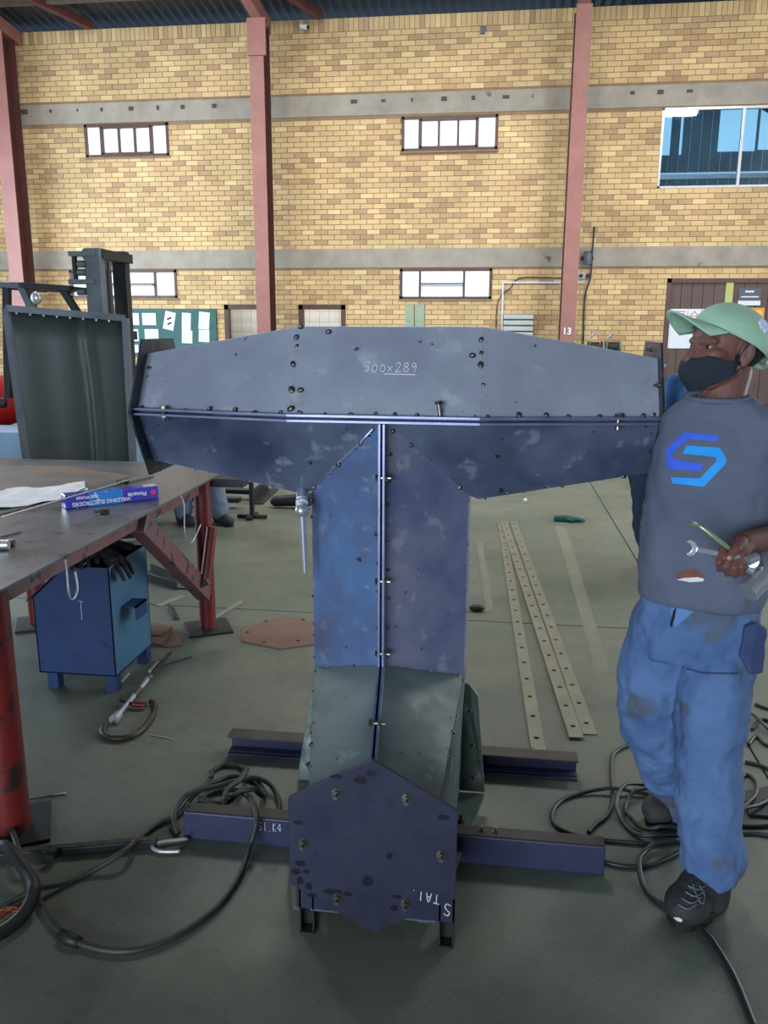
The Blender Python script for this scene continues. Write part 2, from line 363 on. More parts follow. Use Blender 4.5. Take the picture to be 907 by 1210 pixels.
# bolt: washer, hexagon nut and stud end, axis +Z, base at 0
b_ = MB(); b_.cyl((0, 0, 0), (0, 0, .003), .0135, n=16); b_.cyl((0, 0, .003), (0, 0, .013), .0105, n=6); b_.cyl((0, 0, .013), (0, 0, .026), .0058, n=10)
ME_BOLT = proto('bolt', b_, M_STEELB)
b_ = MB(); b_.ell((0, 0, 0), (.0075, .006, .0045), nu=8, nv=5)
ME_TACK = proto('weld_tack', b_, M_TACK, True)
b_ = MB(); b_.cyl((0, 0, -.016), (0, 0, -.006), .0098, n=6); b_.cyl((0, 0, -.006), (0, 0, .024), .005, n=10); b_.cyl((0, 0, .006), (0, 0, .015), .0098, n=6)
ME_THRU = proto('flange_bolt', b_, M_STEELB)

# ================================================================== SETTING
def cells(x0, x1, z0, z1, holes):
    xs = sorted(set([x0, x1]+[min(max(h[i], x0), x1) for h in holes for i in (0, 1)])); zs = sorted(set([z0, z1]+[min(max(h[i], z0), z1) for h in holes for i in (2, 3)]))
    for i in range(len(xs)-1):
        for j in range(len(zs)-1):
            cx = (xs[i]+xs[i+1])/2; cz = (zs[j]+zs[j+1])/2
            if not any(h[0] < cx < h[1] and h[2] < cz < h[3] for h in holes): yield xs[i], xs[i+1], zs[j], zs[j+1]
WX0, WX1, WTOP = -10.2, 6.4, 6.68
wins = {'up_left': (-7.41, -5.85, 4.60, 5.15), 'up_mid': (-1.71, -.09, 4.58, 5.13), 'big': (2.56, 5.4, 3.92, 5.15),
        'lo_left': (-7.9, -5.83, 2.16, 2.66), 'lo_mid': (-1.72, -.11, 2.14, 2.66),
        'door_a': (-4.95, -4.0, 0, 2.04), 'door_b': (-3.56, -2.70, 0, 2.04), 'door_c': (2.84, 4.95, 0, 2.48)}
holes = list(wins.values())
mb = MB()
for a in cells(WX0, WX1, 0, WTOP, holes): mb.bb((a[0], WY+.006, a[2]), (a[1], WY+.24, a[3]))
wall = mb.build('wall_back', M_MORTAR, None); tag(wall, kind='structure')
bandlist = ((5.17, 5.50), (2.68, 3.0))
bricks = []
mj = .010
row = 0; z = 0.0
while z + BH <= 6.56:
    zc_ = z+BH/2
    if any(b0-.02 < zc_ < b1+.02 for b0, b1 in bandlist): z += BH; row += 1; continue
    iv = sorted([(h[0], h[1]) for h in holes if h[2]-.03 < zc_ < h[3]+.03])
    x = WX0-(BL/2 if row % 2 else 0)
    while x < WX1:
        segs = [(x+mj/2, x+BL-mj/2)]
        for a, b in iv:
            ns = []
            for s0, s1 in segs:
                if b <= s0 or a >= s1: ns.append((s0, s1)); continue
                if s0 < a: ns.append((s0, a-.002))
                if s1 > b: ns.append((b+.002, s1))
            segs = ns
        for s0, s1 in segs:
            s0 = max(s0, WX0); s1 = min(s1, WX1)
            if s1-s0 > .02: bricks.append((s0, s1, z+mj/2, z+BH-mj/2))
        x += BL
    z += BH; row += 1
ztop = z
x = WX0
while x < WX1:   # brick-on-edge capping course
    bricks.append((x+.004, x+.081, ztop+.004, WTOP)); x += .0852
bm_full = MB(); bm_full.add([(-.5, 0, -.5), (.5, 0, -.5), (.5, 0, .5), (-.5, 0, .5), (-.5, .012, -.5), (.5, .012, -.5), (.5, .012, .5), (-.5, .012, .5)], [(0, 1, 2, 3), (0, 4, 5, 1), (1, 5, 6, 2), (2, 6, 7, 3), (3, 7, 4, 0)])
for v in bm_full.v: v.x *= (BL-mj); v.z *= (BH-mj)
ME_BRICK = proto('brick', bm_full, M_BRICK)
def score(b):   # seen size: full bricks in view, nearest first
    c = V(((b[0]+b[1])/2, WY, (b[2]+b[3])/2)); d = c-CAM; dp = d.dot(FWD); px = 453.5+F_PX*d.dot(RT)/dp; py = 605-F_PX*d.dot(UP)/dp
    if not (5 < px < 900 and 5 < py < 372) or b[1]-b[0] < BL-mj-.001 or (px > 780 and py > 355): return -1
    return 1/dp
rank = sorted(range(len(bricks)), key=lambda i: -score(bricks[i]))[:300]; rs_ = set(rank)
stuff = MB()
for i, b in enumerate(bricks):
    dy = -random.random()*.003
    if i in rs_:
        o = bpy.data.objects.new('brick', ME_BRICK); COL.objects.link(o); o.parent = wall
        o.location = V(((b[0]+b[1])/2, WY-.004+dy, (b[2]+b[3])/2))-wall.location
    else:
        y0 = WY-.004+dy; y1 = WY+.008
        stuff.add([(b[0], y0, b[2]), (b[1], y0, b[2]), (b[1], y0, b[3]), (b[0], y0, b[3]), (b[0], y1, b[2]), (b[1], y1, b[2]), (b[1], y1, b[3]), (b[0], y1, b[3])], [(0, 1, 2, 3), (0, 4, 5, 1), (1, 5, 6, 2), (2, 6, 7, 3), (3, 7, 4, 0)])
o = stuff.build('brick', M_BRICK, wall); o['kind'] = 'stuff'
for b0, b1 in bandlist:
    mb = MB()
    hs = [h for h in holes if h[3] > b0 and h[2] < b1]
    for a in cells(WX0, WX1, b0, b1, hs): mb.bb((a[0], WY-.012, a[2]), (a[1], WY+.02, a[3]))
    t = mb.build('concrete_band', M_CONC, wall)
    h_ = MB()
    for x in range(-19, 13):
        if b0 > 4 and random.random() < .75: h_.cyl((x*.5+random.uniform(-.1, .1), WY-.0125, b0+.22), (x*.5+random.uniform(-.05, .05), WY-.0135, b0+.22), random.uniform(.02, .04), n=10)
    if b0 > 4: h_.build('tie_hole', mat('tie_hole_dark', (86, 76, 68), None, .9), t)
# other shell pieces
fl = thing('floor', 'x', 'x'); 
for k in ('label', 'category'): del fl[k]
fl['kind'] = 'structure'
JX, JY = 1.07, 4.50
for x0, x1 in ((-10.4, JX-.005), (JX+.005, 6.6)):
    for y0, y1 in ((-8, JY-.005), (JY+.005, WY+.3)):
        MB().bb((x0, y0, -.12), (x1, y1, 0)).build('floor_slab', M_FLOOR, fl)
MB().bb((-10.4, -8, -.2), (6.6, WY+.3, -.008)).build('joint_filler', mat('joint_dirt', (36, 38, 34), None, .9), fl)
RZ0 = 6.70; RS = .10   # roof rises toward the camera side
ridge = lambda y: RZ0+(WY-y)*RS
mb = MB(); n = 110; xs = [WX0-.6+i*(WX1-WX0+1.2)/(n*2) for i in range(n*2+1)]
vs = []; fs = []
for i, x in enumerate(xs):
    dz = .035 if i % 2 else 0
    vs += [(x, WY+.6, ridge(WY+.6)+.12+dz), (x, -8.3, ridge(-8.3)+.12+dz)]
for i in range(len(xs)-1): fs.append((2*i, 2*i+1, 2*i+3, 2*i+2))
mb.add(vs, fs); mb.add([(v[0], v[1], v[2]+.03) for v in vs], fs)
ceil = mb.build('ceiling', M_ROOF, None); tag(ceil, kind='structure')
for y in (13.9, 12.3, 10.7, 9.1, 7.5, 5.9):
    MB().bb((WX0, y-.03, ridge(y)-.06), (WX1, y+.03, ridge(y)+.11)).build('purlin', M_PURLIN, ceil)
for x in (-8.5, -4.0, 1.18, 6.0):
    MB().bar((x, WY-.1, ridge(WY-.1)-.16), (x, -8, ridge(-8)-.16), .16, .22).build('rafter', M_COLUMN, ceil)
for px, py in ((107, 36), (378, 22)):
    a = onY(px, py, WY-.2); MB().bar((a.x, WY-.2, ridge(WY)-.03), (a.x-1.25, 12.1, ridge(12.1)-.05), .12, .12).build('roof_brace', M_COLDK, ceil)
mb = MB()
for a in cells(-8, WY+.2, 0, 8.9, [(4.6, 13.2, 0, 4.7)]): mb.bb((WX0-.2, a[0], a[2]), (WX0, a[1], a[3]))
tag(mb.build('wall_left', M_CONC, None), kind='structure')
mb = MB()
for a in cells(-8, WY+.2, 0, 8.9, [(4.0, 11.0, 0, 4.8)]): mb.bb((WX1, a[0], a[2]), (WX1+.2, a[1], a[3]))
tag(mb.build('wall_right', M_CONC, None), kind='structure')
mb = MB()
for a in cells(WX0-.2, WX1+.2, 0, 8.9, [(-7, 0, 0, 5.3)]): mb.bb((a[0], -8.2, a[2]), (a[1], -8, a[3]))
tag(mb.build('wall_front', M_CONC, None), kind='structure')
# columns
for i, (x, wd) in enumerate(((-8.55, .26), (-4.02, .24), (1.17, .24))):
    c = thing('steel_column', '', ''); c.location = (x, 14.42, 0)
    tag(c, ('red oxide steel column at the far left edge behind the forklift', 'red oxide steel column left of centre on the brick wall', 'red oxide steel column right of centre with a white 13 painted low')[i], 'column')
    zt = ridge(14.4)-.25
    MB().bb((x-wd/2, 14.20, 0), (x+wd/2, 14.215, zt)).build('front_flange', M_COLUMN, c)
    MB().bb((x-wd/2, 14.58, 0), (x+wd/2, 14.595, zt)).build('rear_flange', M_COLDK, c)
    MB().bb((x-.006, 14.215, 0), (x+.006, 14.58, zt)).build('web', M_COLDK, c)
    MB().bb((x-.2, 14.15, 0), (x+.2, 14.65, .02)).build('base_plate', M_COLDK, c)
    if i == 1: MB().bb((x-wd/2-.02, 14.16, 5.95), (x+wd/2+.05, 14.2, zt)).build('top_gusset', M_COLUMN, c)
    if i == 2: text_obj('painted_number', '13', .15, M_PAPER, (x-.01, 14.197, 1.60), (1, 0, 0), (0, 0, 1), c, bold=.004)
# windows
def win(n, r, cols, label, lower=False):
    x0, x1, z0, z1 = r; t = thing('window_%d' % n, '', ''); t.location = ((x0+x1)/2, WY+.02, z0); t['kind'] = 'structure'
    for k in ('label', 'category'):
        if k in t.keys(): del t[k]
    f = .045
    mb = MB(); mb.bb((x0, WY-.02, z0), (x1, WY+.05, z0+f)).bb((x0, WY-.02, z1-f), (x1, WY+.05, z1)).bb((x0, WY-.02, z0), (x0+f, WY+.05, z1)).bb((x1-f, WY-.02, z0), (x1, WY+.05, z1))
    fr = mb.build('frame', M_FRAME, t)
    edges = [x0+f]+[x0+(x1-x0)*c for c in cols]+[x1-f]
    for c in edges[1:-1]: MB().bb((c-.018, WY-.025, z0+f), (c+.018, WY+.04, z1-f)).build('mullion', M_FRAME, t)
    if not lower:
        a0, a1 = edges[1], edges[-2]; mb = MB().bb((a0, WY-.03, z0+f), (a1, WY+.03, z0+f+.03)).bb((a0, WY-.03, z1-f-.03), (a1, WY+.03, z1-f)).bb((a0-.02, WY-.03, z0+f), (a0+.035, WY+.03, z1-f)).bb((a1-.035, WY-.03, z0+f), (a1+.02, WY+.03, z1-f)); mb.build('inner_sash', M_FRAME, t)
    for a, b in zip(edges[:-1], edges[1:]): MB().bb((a, WY+.02, z0+f), (b, WY+.026, z1-f)).build('pane', M_FROST, t)
    if lower:
        MB().bb((edges[1], WY-.03, (z0+z1)/2-.03), (edges[2] if len(edges) > 3 else x1-f, WY-.005, (z0+z1)/2+.015)).build('vent_rail', M_FRAME, t)
        mb = MB()
        a0, a1 = edges[1]+.02, edges[2]-.02
        mb.bar((a0, WY-.08, (z0+z1)/2-.02), (a1, WY-.08, (z0+z1)/2-.02), .14, .008, (0, -.3, 1)); mb.build('open_vent_sash', M_ALU, t)
    MB().bb((x0-.02, WY-.03, z0-.03), (x1+.02, WY+.01, z0)).build('sill', M_MORTAR, t)
    return t
win(1, wins['up_left'], (.2, .41, .60, .80), '')
win(2, wins['up_mid'], (.19, .39, .59, .79), '')
win(3, wins['lo_left'], (.3, .80), '', True)
win(4, wins['lo_mid'], (.22, .70), '', True)
# big window with the next bay seen through it
x0, x1, z0, z1 = wins['big']; t = thing('window_5', '', '', ((x0+x1)/2, WY, z0)); t['kind'] = 'structure'
for k in ('label', 'category'):
    if k in t.keys(): del t[k]
mb = MB(); f = .035
mb.bb((x0, WY-.0, z0), (x1, WY+.06, z0+f)).bb((x0, WY, z1-f), (x1, WY+.06, z1)).bb((x0, WY, z0), (x0+f, WY+.06, z1)).bb((x1-f, WY, z0), (x1, WY+.06, z1)); mb.build('frame', M_ALU, t)
for c in (3.83, 4.62): MB().bb((c-.022, WY-.01, z0+f), (c+.022, WY+.05, z1-f)).build('mullion', M_ALU, t)
gm = bpy.data.materials.new('clear_glass'); gm.use_nodes = True; nt = gm.node_tree; nt.nodes.clear()
o_ = nt.nodes.new('ShaderNodeOutputMaterial'); mx = nt.nodes.new('ShaderNodeMixShader'); tr = nt.nodes.new('ShaderNodeBsdfTransparent'); gl = nt.nodes.new('ShaderNodeBsdfGlossy'); gl.inputs['Roughness'].default_value = .03; tr.inputs[0].default_value = (.8, .93, 1, 1); mx.inputs[0].default_value = .08
nt.links.new(tr.outputs[0], mx.inputs[1]); nt.links.new(gl.outputs[0], mx.inputs[2]); nt.links.new(mx.outputs[0], o_.inputs[0]); M_GLZ = gm
for a, b in ((x0+f, 3.81), (3.85, 4.60), (4.64, x1-f)): MB().bb((a, WY+.02, z0+f), (b, WY+.026, z1-f)).build('pane', M_GLZ, t)
nb = thing('adjoining_bay', '', ''); nb.location = (4, 17, 0)
for k in ('label', 'category'):
    if k in nb.keys(): del nb[k]
nb['kind'] = 'structure'; nb.name = 'wall_bay'
Y2 = 17.2
def corr(x0, x1, z0, z1, m, name, y=Y2, p=.19):
    mb = MB(); x = x0
    while x < x1-1e-3:
        xe = min(x+p, x1); mb.bb((x, y, z0), (xe-.03, y+.02, z1)); mb.bb((xe-.03, y+.035, z0), (xe, y+.05, z1)); x = xe
    return mb.build(name, m, nb)
corr(1.6, 8.6, 4.55, 7.6, M_CORR, 'corrugated_sheet'); corr(1.6, 8.6, 3.9, 4.48, M_CORR, 'corrugated_sheet', Y2+.01); corr(1.6, 8.6, 2.6, 3.88, M_BLUEW, 'lower_sheet', Y2-.02, .6)
MB().bb((1.6, Y2-.08, 4.42), (8.6, Y2, 4.5)).build('rail', M_ALU, nb)
for a, b, zz in ((2.78, 3.13, 4.86), (4.0, 4.66, 4.90), (4.72, 6.6, 4.92)): MB().bb((a, Y2-.03, zz), (b, Y2-.01, 5.75)).build('translucent_panel', M_RLIGHT, nb)
MB().bb((3.3, Y2-.05, 4.86), (3.34, Y2-.03, 5.7)).build('light_strip', M_RLIGHT, nb)
MB().bar((4.72, Y2-.1, 5.62), (5.9, Y2-.1, 5.0), .05, .06, (0, 1, 0)).build('brace', M_NAVY, nb); MB().bar((4.95, Y2-.1, 4.9), (5.7, Y2-.1, 5.32), .05, .05, (0, 1, 0)).build('brace', M_NAVY, nb)
# open doorways with the tiled passage behind
def doorway(n, r, right=True):
    x0, x1, z0, z1 = r; t = thing('door_%d' % n, '', ''); t.location = ((x0+x1)/2, WY, 0); t['kind'] = 'structure'
    for k in ('label', 'category'):
        if k in t.keys(): del t[k]
    for a in ((x0-.0, x0+.08, 0, z1), (x1-.08, x1, 0, z1), (x0, x1, z1-.08, z1)):
        MB().bb((a[0], WY-.02, a[2]), (a[1], WY+.12, a[3])).build('frame', M_FRAME, t)
doorway(1, wins['door_a']); doorway(2, wins['door_b'])
ps = thing('wall_passage', '', '', (-3.8, 16.4, 0)); ps['kind'] = 'structure'
for k in ('label', 'category'):
    if k in ps.keys(): del ps[k]
MB().bb((-5.6, 16.42, 0), (-2.2, 16.5, 2.6)).build('backing', M_GROUT, ps)
tile = proto('tile', MB().box((0, 0, 0), (.194, .012, .194)), M_WTILE)
for i in range(15):
    for j in range(9): place(tile, 'tile', ps, (-5.4+i*.2, 16.412, .9+j*.2-.05), (0, 0, 1))
area('passage_lamp', (-4.0, 15.6, 2.5), (-4.0, 16.4, 1.0), 2.5, .3, 22, (1, .97, .9))
# brown double door with signs
x0, x1, z0, z1 = wins['door_c']; t = thing('door_3', '', '', ((x0+x1)/2, WY, 0)); t['kind'] = 'structure'
for k in ('label', 'category'):
    if k in t.keys(): del t[k]
for a in ((x0, x0+.07, 0, z1), (x1-.07, x1, 0, z1), (x0, x1, z1-.07, z1)): MB().bb((a[0], WY-.02, a[2]), (a[1], WY+.12, a[3])).build('frame', M_FRAME, t)
for lx0, lx1 in ((x0+.07, 3.80), (3.92, x1-.07)):
    k = 5; wd = (lx1-lx0)/k
    for i in range(k): MB().bb((lx0+i*wd+.004, WY+.03, 0.02), (lx0+(i+1)*wd-.004, WY+.06, z1-.07)).build('door_board', M_DOOR, t)
MB().bb((x0+.05, WY+.062, 0), (x1-.05, WY+.08, z1-.05)).build('door_backing', M_DARK, t)
MB().bb((3.80, WY-.01, 0), (3.92, WY+.05, z1-.07)).build('meeting_post', M_STRIP, t)
for k in range(7): MB().bb((3.98, WY+.012, 1.08+k*.045), (4.4, WY+.034, 1.10+k*.045)).build('louvre_slat', M_DARK, t)
sg = thing('safety_sign', 'white paper notice with a red triangle on the brown door behind the cap', 'sign', (3.31, WY, 1.5))
MB().bb((2.93, WY+.012, 1.32), (3.72, WY+.026, 1.98)).build('sheet', M_PAPER, sg)
MP = mat('red_print', (190, 110, 110), None, .8)
tri = [onY(0, 0, WY)]*0
for a, b in (((3.26, 1.86), (3.33, 1.94)), ((3.33, 1.94), (3.40, 1.86)), ((3.26, 1.86), (3.40, 1.86))): MB().bar((a[0], WY+.009, a[1]), (b[0], WY+.009, b[1]), .012, .004, (0, 1, 0)).build('triangle_edge', MP, sg)
mb = MB()
for x, wd in ((3.08, .2), (3.55, .2)):
    for k in range(3): mb.bb((x-wd/2+k*.01, WY+.008, 1.93-k*.035), (x+wd/2-k*.015, WY+.012, 1.945-k*.035))
mb.bb((3.22, WY+.008, 1.84), (3.226, WY+.012, 1.97)).bb((3.44, WY+.008, 1.84), (3.446, WY+.012, 1.97)); mb.build('red_lettering', MP, sg)['kind'] = 'stuff'
sg = thing('notice_plate', 'small grey and white notice high on the right door leaf', 'sign', (4.15, WY, 2.1))
MB().bb((4.02, WY+.01, 2.12), (4.38, WY+.026, 2.32)).build('grey_half', mat('grey_sign', (84, 90, 98), None, .6), sg); MB().bb((4.02, WY+.01, 2.04), (4.38, WY+.026, 2.115)).build('white_half', M_PAPER, sg)
mb = MB(); mb.bb((4.12, WY+.006, 2.25), (4.26, WY+.01, 2.28)).bb((4.06, WY+.006, 2.17), (4.34, WY+.01, 2.19)); mb.build('lettering', M_PAPER, sg)
sg = thing('yellow_notice', 'yellow framed notice under the grey one on the right door leaf', 'sign', (4.2, WY, 1.7))
MB().bb((4.0, WY+.01, 1.55), (4.46, WY+.026, 2.0)).build('frame', mat('sign_orange', (224, 150, 60), None, .6), sg); MB().bb((4.04, WY+.006, 1.59), (4.42, WY+.01, 1.96)).build('sheet', mat('sign_yellow', (232, 186, 92), None, .6), sg)
mb = MB()
for k in range(4): mb.bb((4.08, WY+.003, 1.9-k*.06), (4.36-k*.03, WY+.006, 1.915-k*.06))
mb.build('lettering', mat('sign_ink', (150, 96, 40), None, .7), sg)

# notice board with papers
nbd = thing('notice_board', 'green notice board behind the forklift mast', 'board', (-6.0, WY-.04, 1.16))
MB().bb((-7.2, WY-.045, 1.1), (-5.10, WY-.01, 1.97)).build('panel', M_BOARD, nbd)
pp = [(152, 379, 20, 15), (177, 371, 18, 16), (202, 371, 19, 15), (178, 393, 18, 15), (203, 393, 17, 14), (219, 380, 11, 15), (241, 379, 13, 17), (221, 402, 11, 14), (243, 400, 12, 14), (177, 408, 15, 10)]
pp = [(157, 377, 15, 14), (176, 377, 17, 14), (200, 379, 13, 21), (220, 380, 11, 20), (241, 379, 13, 20), (157, 396, 14, 14), (179, 396, 17, 14), (221, 398, 13, 15), (241, 397, 13, 14), (157, 412, 14, 9)]
for i, (px, py, w_, h_) in enumerate(pp):
    c = onY(px, py, WY-.05); hw = w_*.0155/2; hh = h_*.0155/2; a = (0, 0, .22, .06, .1, 0, 0, .05, .05, 0)[i]
    rt = Matrix.Rotation(a, 3, 'Y')
    p = MB().box(c, (hw*2, .002, hh*2), rt).build('paper_notice', M_PAPER)
    tag(p, ('white notice, leftmost of the top row on the green board', 'white notice, second of the top row on the green board', 'tilted notice with two dark blots on the green board', 'tall narrow notice in the middle of the top row', 'slanted notice at the right end of the top row', 'white notice, leftmost of the second row on the board', 'white notice, second of the second row on the board', 'small notice in the second row under the narrow one', 'small notice at the right end of the second row', 'white notice low on the board, third row')[i], 'notice', 'papers pinned on the green board')
    if i == 2:
        for dz in (.04, -.05): MB().box(c+V((0, -.003, dz)), (.09, .001, .03), Matrix.Rotation(-.4, 3, 'Y')).build('dark_blot', M_DARK, p)
    else:
        mb = MB()
        for k in range(5): mb.box(c+rt @ V((0, -.002, hh*.6-k*hh*.28)), (hw*1.4, .001, .006), rt)
        mb.build('print_lines', M_PRINT, p)
# camera, box, conduit, sockets on the wall
c = onY(361, 34, WY); t = thing('security_camera', 'small white security camera high on the brick wall', 'camera', c)
MB().cyl(c, c+V((0, -.1, 0)), .03).build('mount', M_ALU, t); MB().cyl(c+V((-.06, -.12, -.0)), c+V((.07, -.16, -.03)), .042).build('housing', M_PAPER, t); MB().cyl(c+V((.07, -.16, -.03)), c+V((.078, -.163, -.032)), .034).build('lens', M_BLACK, t)
c = onY(570, 36, WY-.02); tag(MB().box(c, (.07, .06, .11)).build('junction_box', mat('small_grey_box', (84, 96, 110), None, .6), None, bevel=.005), 'tiny grey junction box high on the brick wall', 'box')
c0 = onY(594, 392, WY-.03); c1 = onY(594, 334, WY-.03); c2 = onY(690, 334, WY-.03)
tag(MB().tube([c0-V((0, 0, 1)), c1-V((0, 0, .03)), c1, c1+V((.03, 0, 0)), c2], .014, 8).build('conduit', M_PAPER, None), 'white conduit bent in a right angle beside the right column', 'conduit')
c = onY(694, 305, WY-.1); t = thing('siren', 'dark round siren mounted on the lower concrete band', 'siren', c-V((0, 0, .12)))
MB().cyl(c-V((0, 0, .10)), c+V((0, 0, .08)), .07).build('housing', M_GREYM, t, smooth='auto'); MB().box(c+V((0, .05, 0)), (.2, .03, .06)).build('bracket', M_DKMACH, t)
for dx in (-.04, 0, .04): MB().cyl(c+V((dx, 0, .08)), c+V((dx, 0, .115)), .012).build('fin', M_DKMACH, t)
c = onY(686, 326, WY-.02); t = thing('socket_box', 'grey double socket box on bricks under the siren', 'socket', c-V((0, 0, .05)))
MB().box(c, (.15, .05, .1)).build('box', M_ALU, t); MB().cyl(c+V((0, -.02, 0)), c+V((0, -.05, 0)), .03).build('plug', M_BLACK, t)
MB().cyl(c+V((.12, .0, 0)), c+V((.12, -.07, 0)), .035).build('round_plug', M_BLACK, t)
pts = [onY(702, 268, WY-.02), onY(699, 305, WY-.04), onY(697, 330, WY-.05), onY(691, 350, WY-.03), onY(689, 396, WY-.03), onY(688, 440, WY-.03)]
tag(MB().tube(spline(pts, 6), .014, 7).build('riser_cable', M_CABLEB, None, True), 'dark cable running down the bricks right of the right column', 'cable')
pts = [onY(676, 329, WY-.02), onY(640, 328, WY-.02), onY(613, 329, WY-.02), onY(603, 340, WY-.03), onY(588, 357, WY-.03), onY(586, 400, WY-.03)]
tag(MB().tube(spline(pts, 6), .009, 6).build('sagging_cable', M_CABLEB, None, True), 'thin dark wire sagging left across the bricks beside the conduit', 'cable')
# slatted grey heater rack on the wall left of the column
a = onY(595, 371, WY-.05); b = onY(629, 400, WY-.05); t = thing('ribbed_rack', 'pale grey ribbed rack on the wall left of the numbered column', 'rack', ((a.x+b.x)/2, WY-.05, b.z))
for k in range(5): MB().bb((a.x, WY-.10, a.z-.01-k*.1), (b.x, WY-.045, a.z-.085-k*.1)).build('rib', mat('pale_rack', (190, 196, 190), (168, 174, 170), .6, scale=10), t, bevel=.008)
MB().bb((a.x, WY-.045, b.z), (b.x, WY-.012, a.z)).build('back', M_GREYM, t)
# bench grinders / motors on a bench seen over the hood
bt = thing('steel_bench', 'low steel bench against the back wall seen over the hood', 'bench', (2.0, 14.0, 0))
MB().bb((-2.6, 13.7, 1.05), (2.7, 14.18, 1.1)).build('bench_top', M_GREYM, bt)
for x in (-2.5, 0, 2.6):
    for y in (13.75, 14.13): MB().bb((x-.03, y-.03, 0), (x+.03, y+.03, 1.05)).build('leg', M_DKMACH, bt)
for i, (px, g) in enumerate(((703, 'black bench grinder behind the hood, the left of a pair'), (724, 'black bench grinder with a green guard, the right of a pair'))):
    c = onY(px, 402, 13.95); c.z = 1.1; t = thing('bench_grinder', g, 'grinder', c)
    MB().box(c+V((0, 0, .06)), (.12, .16, .12)).build('base', M_DKMACH, t); MB().cyl(c+V((-.07, 0, .26)), c+V((.07, 0, .26)), .075).build('motor', M_DKMACH, t)
    for s_ in (-1, 1): MB().cyl(c+V((s_*.09, -.01, .26)), c+V((s_*.12, -.01, .26)), .085, n=20).build('wheel_guard', M_BLACK if i == 0 else M_BOARD, t)
    MB().cyl(c+V((-.1, -.06, .4)), c+V((-.02, -.1, .47)), .02).build('arm', M_ALU, t)
c = onY(645, 396, 13.95); c.z = 1.1; tag(MB().ell(c+V((0, 0, .16)), (.14, .14, .17)).build('gas_bottle', M_GREYM, None, True), 'rounded grey bottle top just left of the numbered column', 'bottle')
for i, px in enumerate((484, 496)):
    c = onY(px, 384, 13.95); c.z = 1.1; tag(MB().box(c+V((0, 0, .46)), (.15, .14, .92)).build('tall_case', mat('pale_green_case', (150, 164, 142), (130, 144, 124), .6, scale=10), None, bevel=.01), ('pale green case top peeping over the hood, left of two', 'pale green case top peeping over the hood, right of two')[i], 'case')

# ================================================================== THE WELDED T-SHAPED HOOD
CX, ZC, YC = -.322, 1.388, 2.69
A, SD = .25, .289            # half across flats, side
HL = .812
hood = thing('steel_hood', 'large T-shaped welded sheet steel hood of hexagonal section standing in the centre', 'hood', (CX, YC, 0))
def P(x, y, z): return V((CX+x, y, z))
def panel(name, poly, m, thick=.005, cuts=5, amp=.0022, parent=None, seed=0, label=None):
    """one steel sheet: polygon(s), gently buckled, given a plate thickness"""
    me = bpy.data.meshes.new(name); bm = bmesh.new()
    polys = poly if isinstance(poly[0], (list, tuple)) else [poly]
    cache = {}
    for q in polys:
        vs = []
        for p in q:
            k = (round(p.x, 4), round(p.y, 4), round(p.z, 4))
            if k not in cache: cache[k] = bm.verts.new(p)
            vs.append(cache[k])
        bm.faces.new(vs).normal_update()
    bmesh.ops.triangulate(bm, faces=bm.faces[:])
    bmesh.ops.subdivide_edges(bm, edges=bm.edges[:], cuts=cuts, use_grid_fill=True)
    bmesh.ops.recalc_face_normals(bm, faces=bm.faces)
    bm.normal_update()
    for v in bm.verts:
        if not v.is_boundary: v.co += v.normal*amp*noise.noise(v.co*4.5+V((seed, 0, 0)))*2
    o0 = wloc(parent or hood)
    for v in bm.verts: v.co -= o0
    for f in bm.faces: f.smooth = True
    bm.to_mesh(me); bm.free(); me.materials.append(m)
    o = bpy.data.objects.new(name, me); COL.objects.link(o); o.parent = parent or hood
    s = o.modifiers.new('plate', 'SOLIDIFY'); s.thickness = thick; s.offset = 0
    s = o.modifiers.new('sharp', 'EDGE_SPLIT'); s.split_angle = math.radians(30)
    if label: o['label'] = label
    return o
def bar_ring(x, a):   # hexagon (point to camera) at station x with half-flat a: front, up-front, up-back, back, low-back, low-front
    s = a/math.cos(PI/6)
    return [P(x, YC-s, ZC), P(x, YC-s/2, ZC+a), P(x, YC+s/2, ZC+a), P(x, YC+s, ZC), P(x, YC+s/2, ZC-a), P(x, YC-s/2, ZC-a)]
XM = .283
R_ = [bar_ring(-HL+.006, .172), bar_ring(-XM, A+.012), bar_ring(XM, A+.012), bar_ring(HL-.006, .172)]
YR = R_[1][0].y
sec = [(0, 1, 'l'), (1, 2, 'm'), (2, 3, 'r')]
for i, j, s_ in sec:
    a, b = R_[i], R_[j]
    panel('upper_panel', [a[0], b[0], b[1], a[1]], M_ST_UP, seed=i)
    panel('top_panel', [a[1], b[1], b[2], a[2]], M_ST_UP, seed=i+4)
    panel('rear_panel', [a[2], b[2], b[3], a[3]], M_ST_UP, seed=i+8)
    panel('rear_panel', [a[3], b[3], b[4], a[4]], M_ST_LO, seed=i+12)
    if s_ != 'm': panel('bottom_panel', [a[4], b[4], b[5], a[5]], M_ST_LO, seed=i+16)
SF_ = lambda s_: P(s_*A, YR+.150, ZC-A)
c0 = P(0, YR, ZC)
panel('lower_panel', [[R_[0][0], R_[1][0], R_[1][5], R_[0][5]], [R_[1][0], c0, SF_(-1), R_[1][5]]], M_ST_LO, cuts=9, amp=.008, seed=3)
panel('lower_panel', [[R_[3][0], R_[2][0], R_[2][5], R_[3][5]], [R_[2][0], c0, SF_(1), R_[2][5]]], M_ST_LO, cuts=9, amp=.004, seed=9)
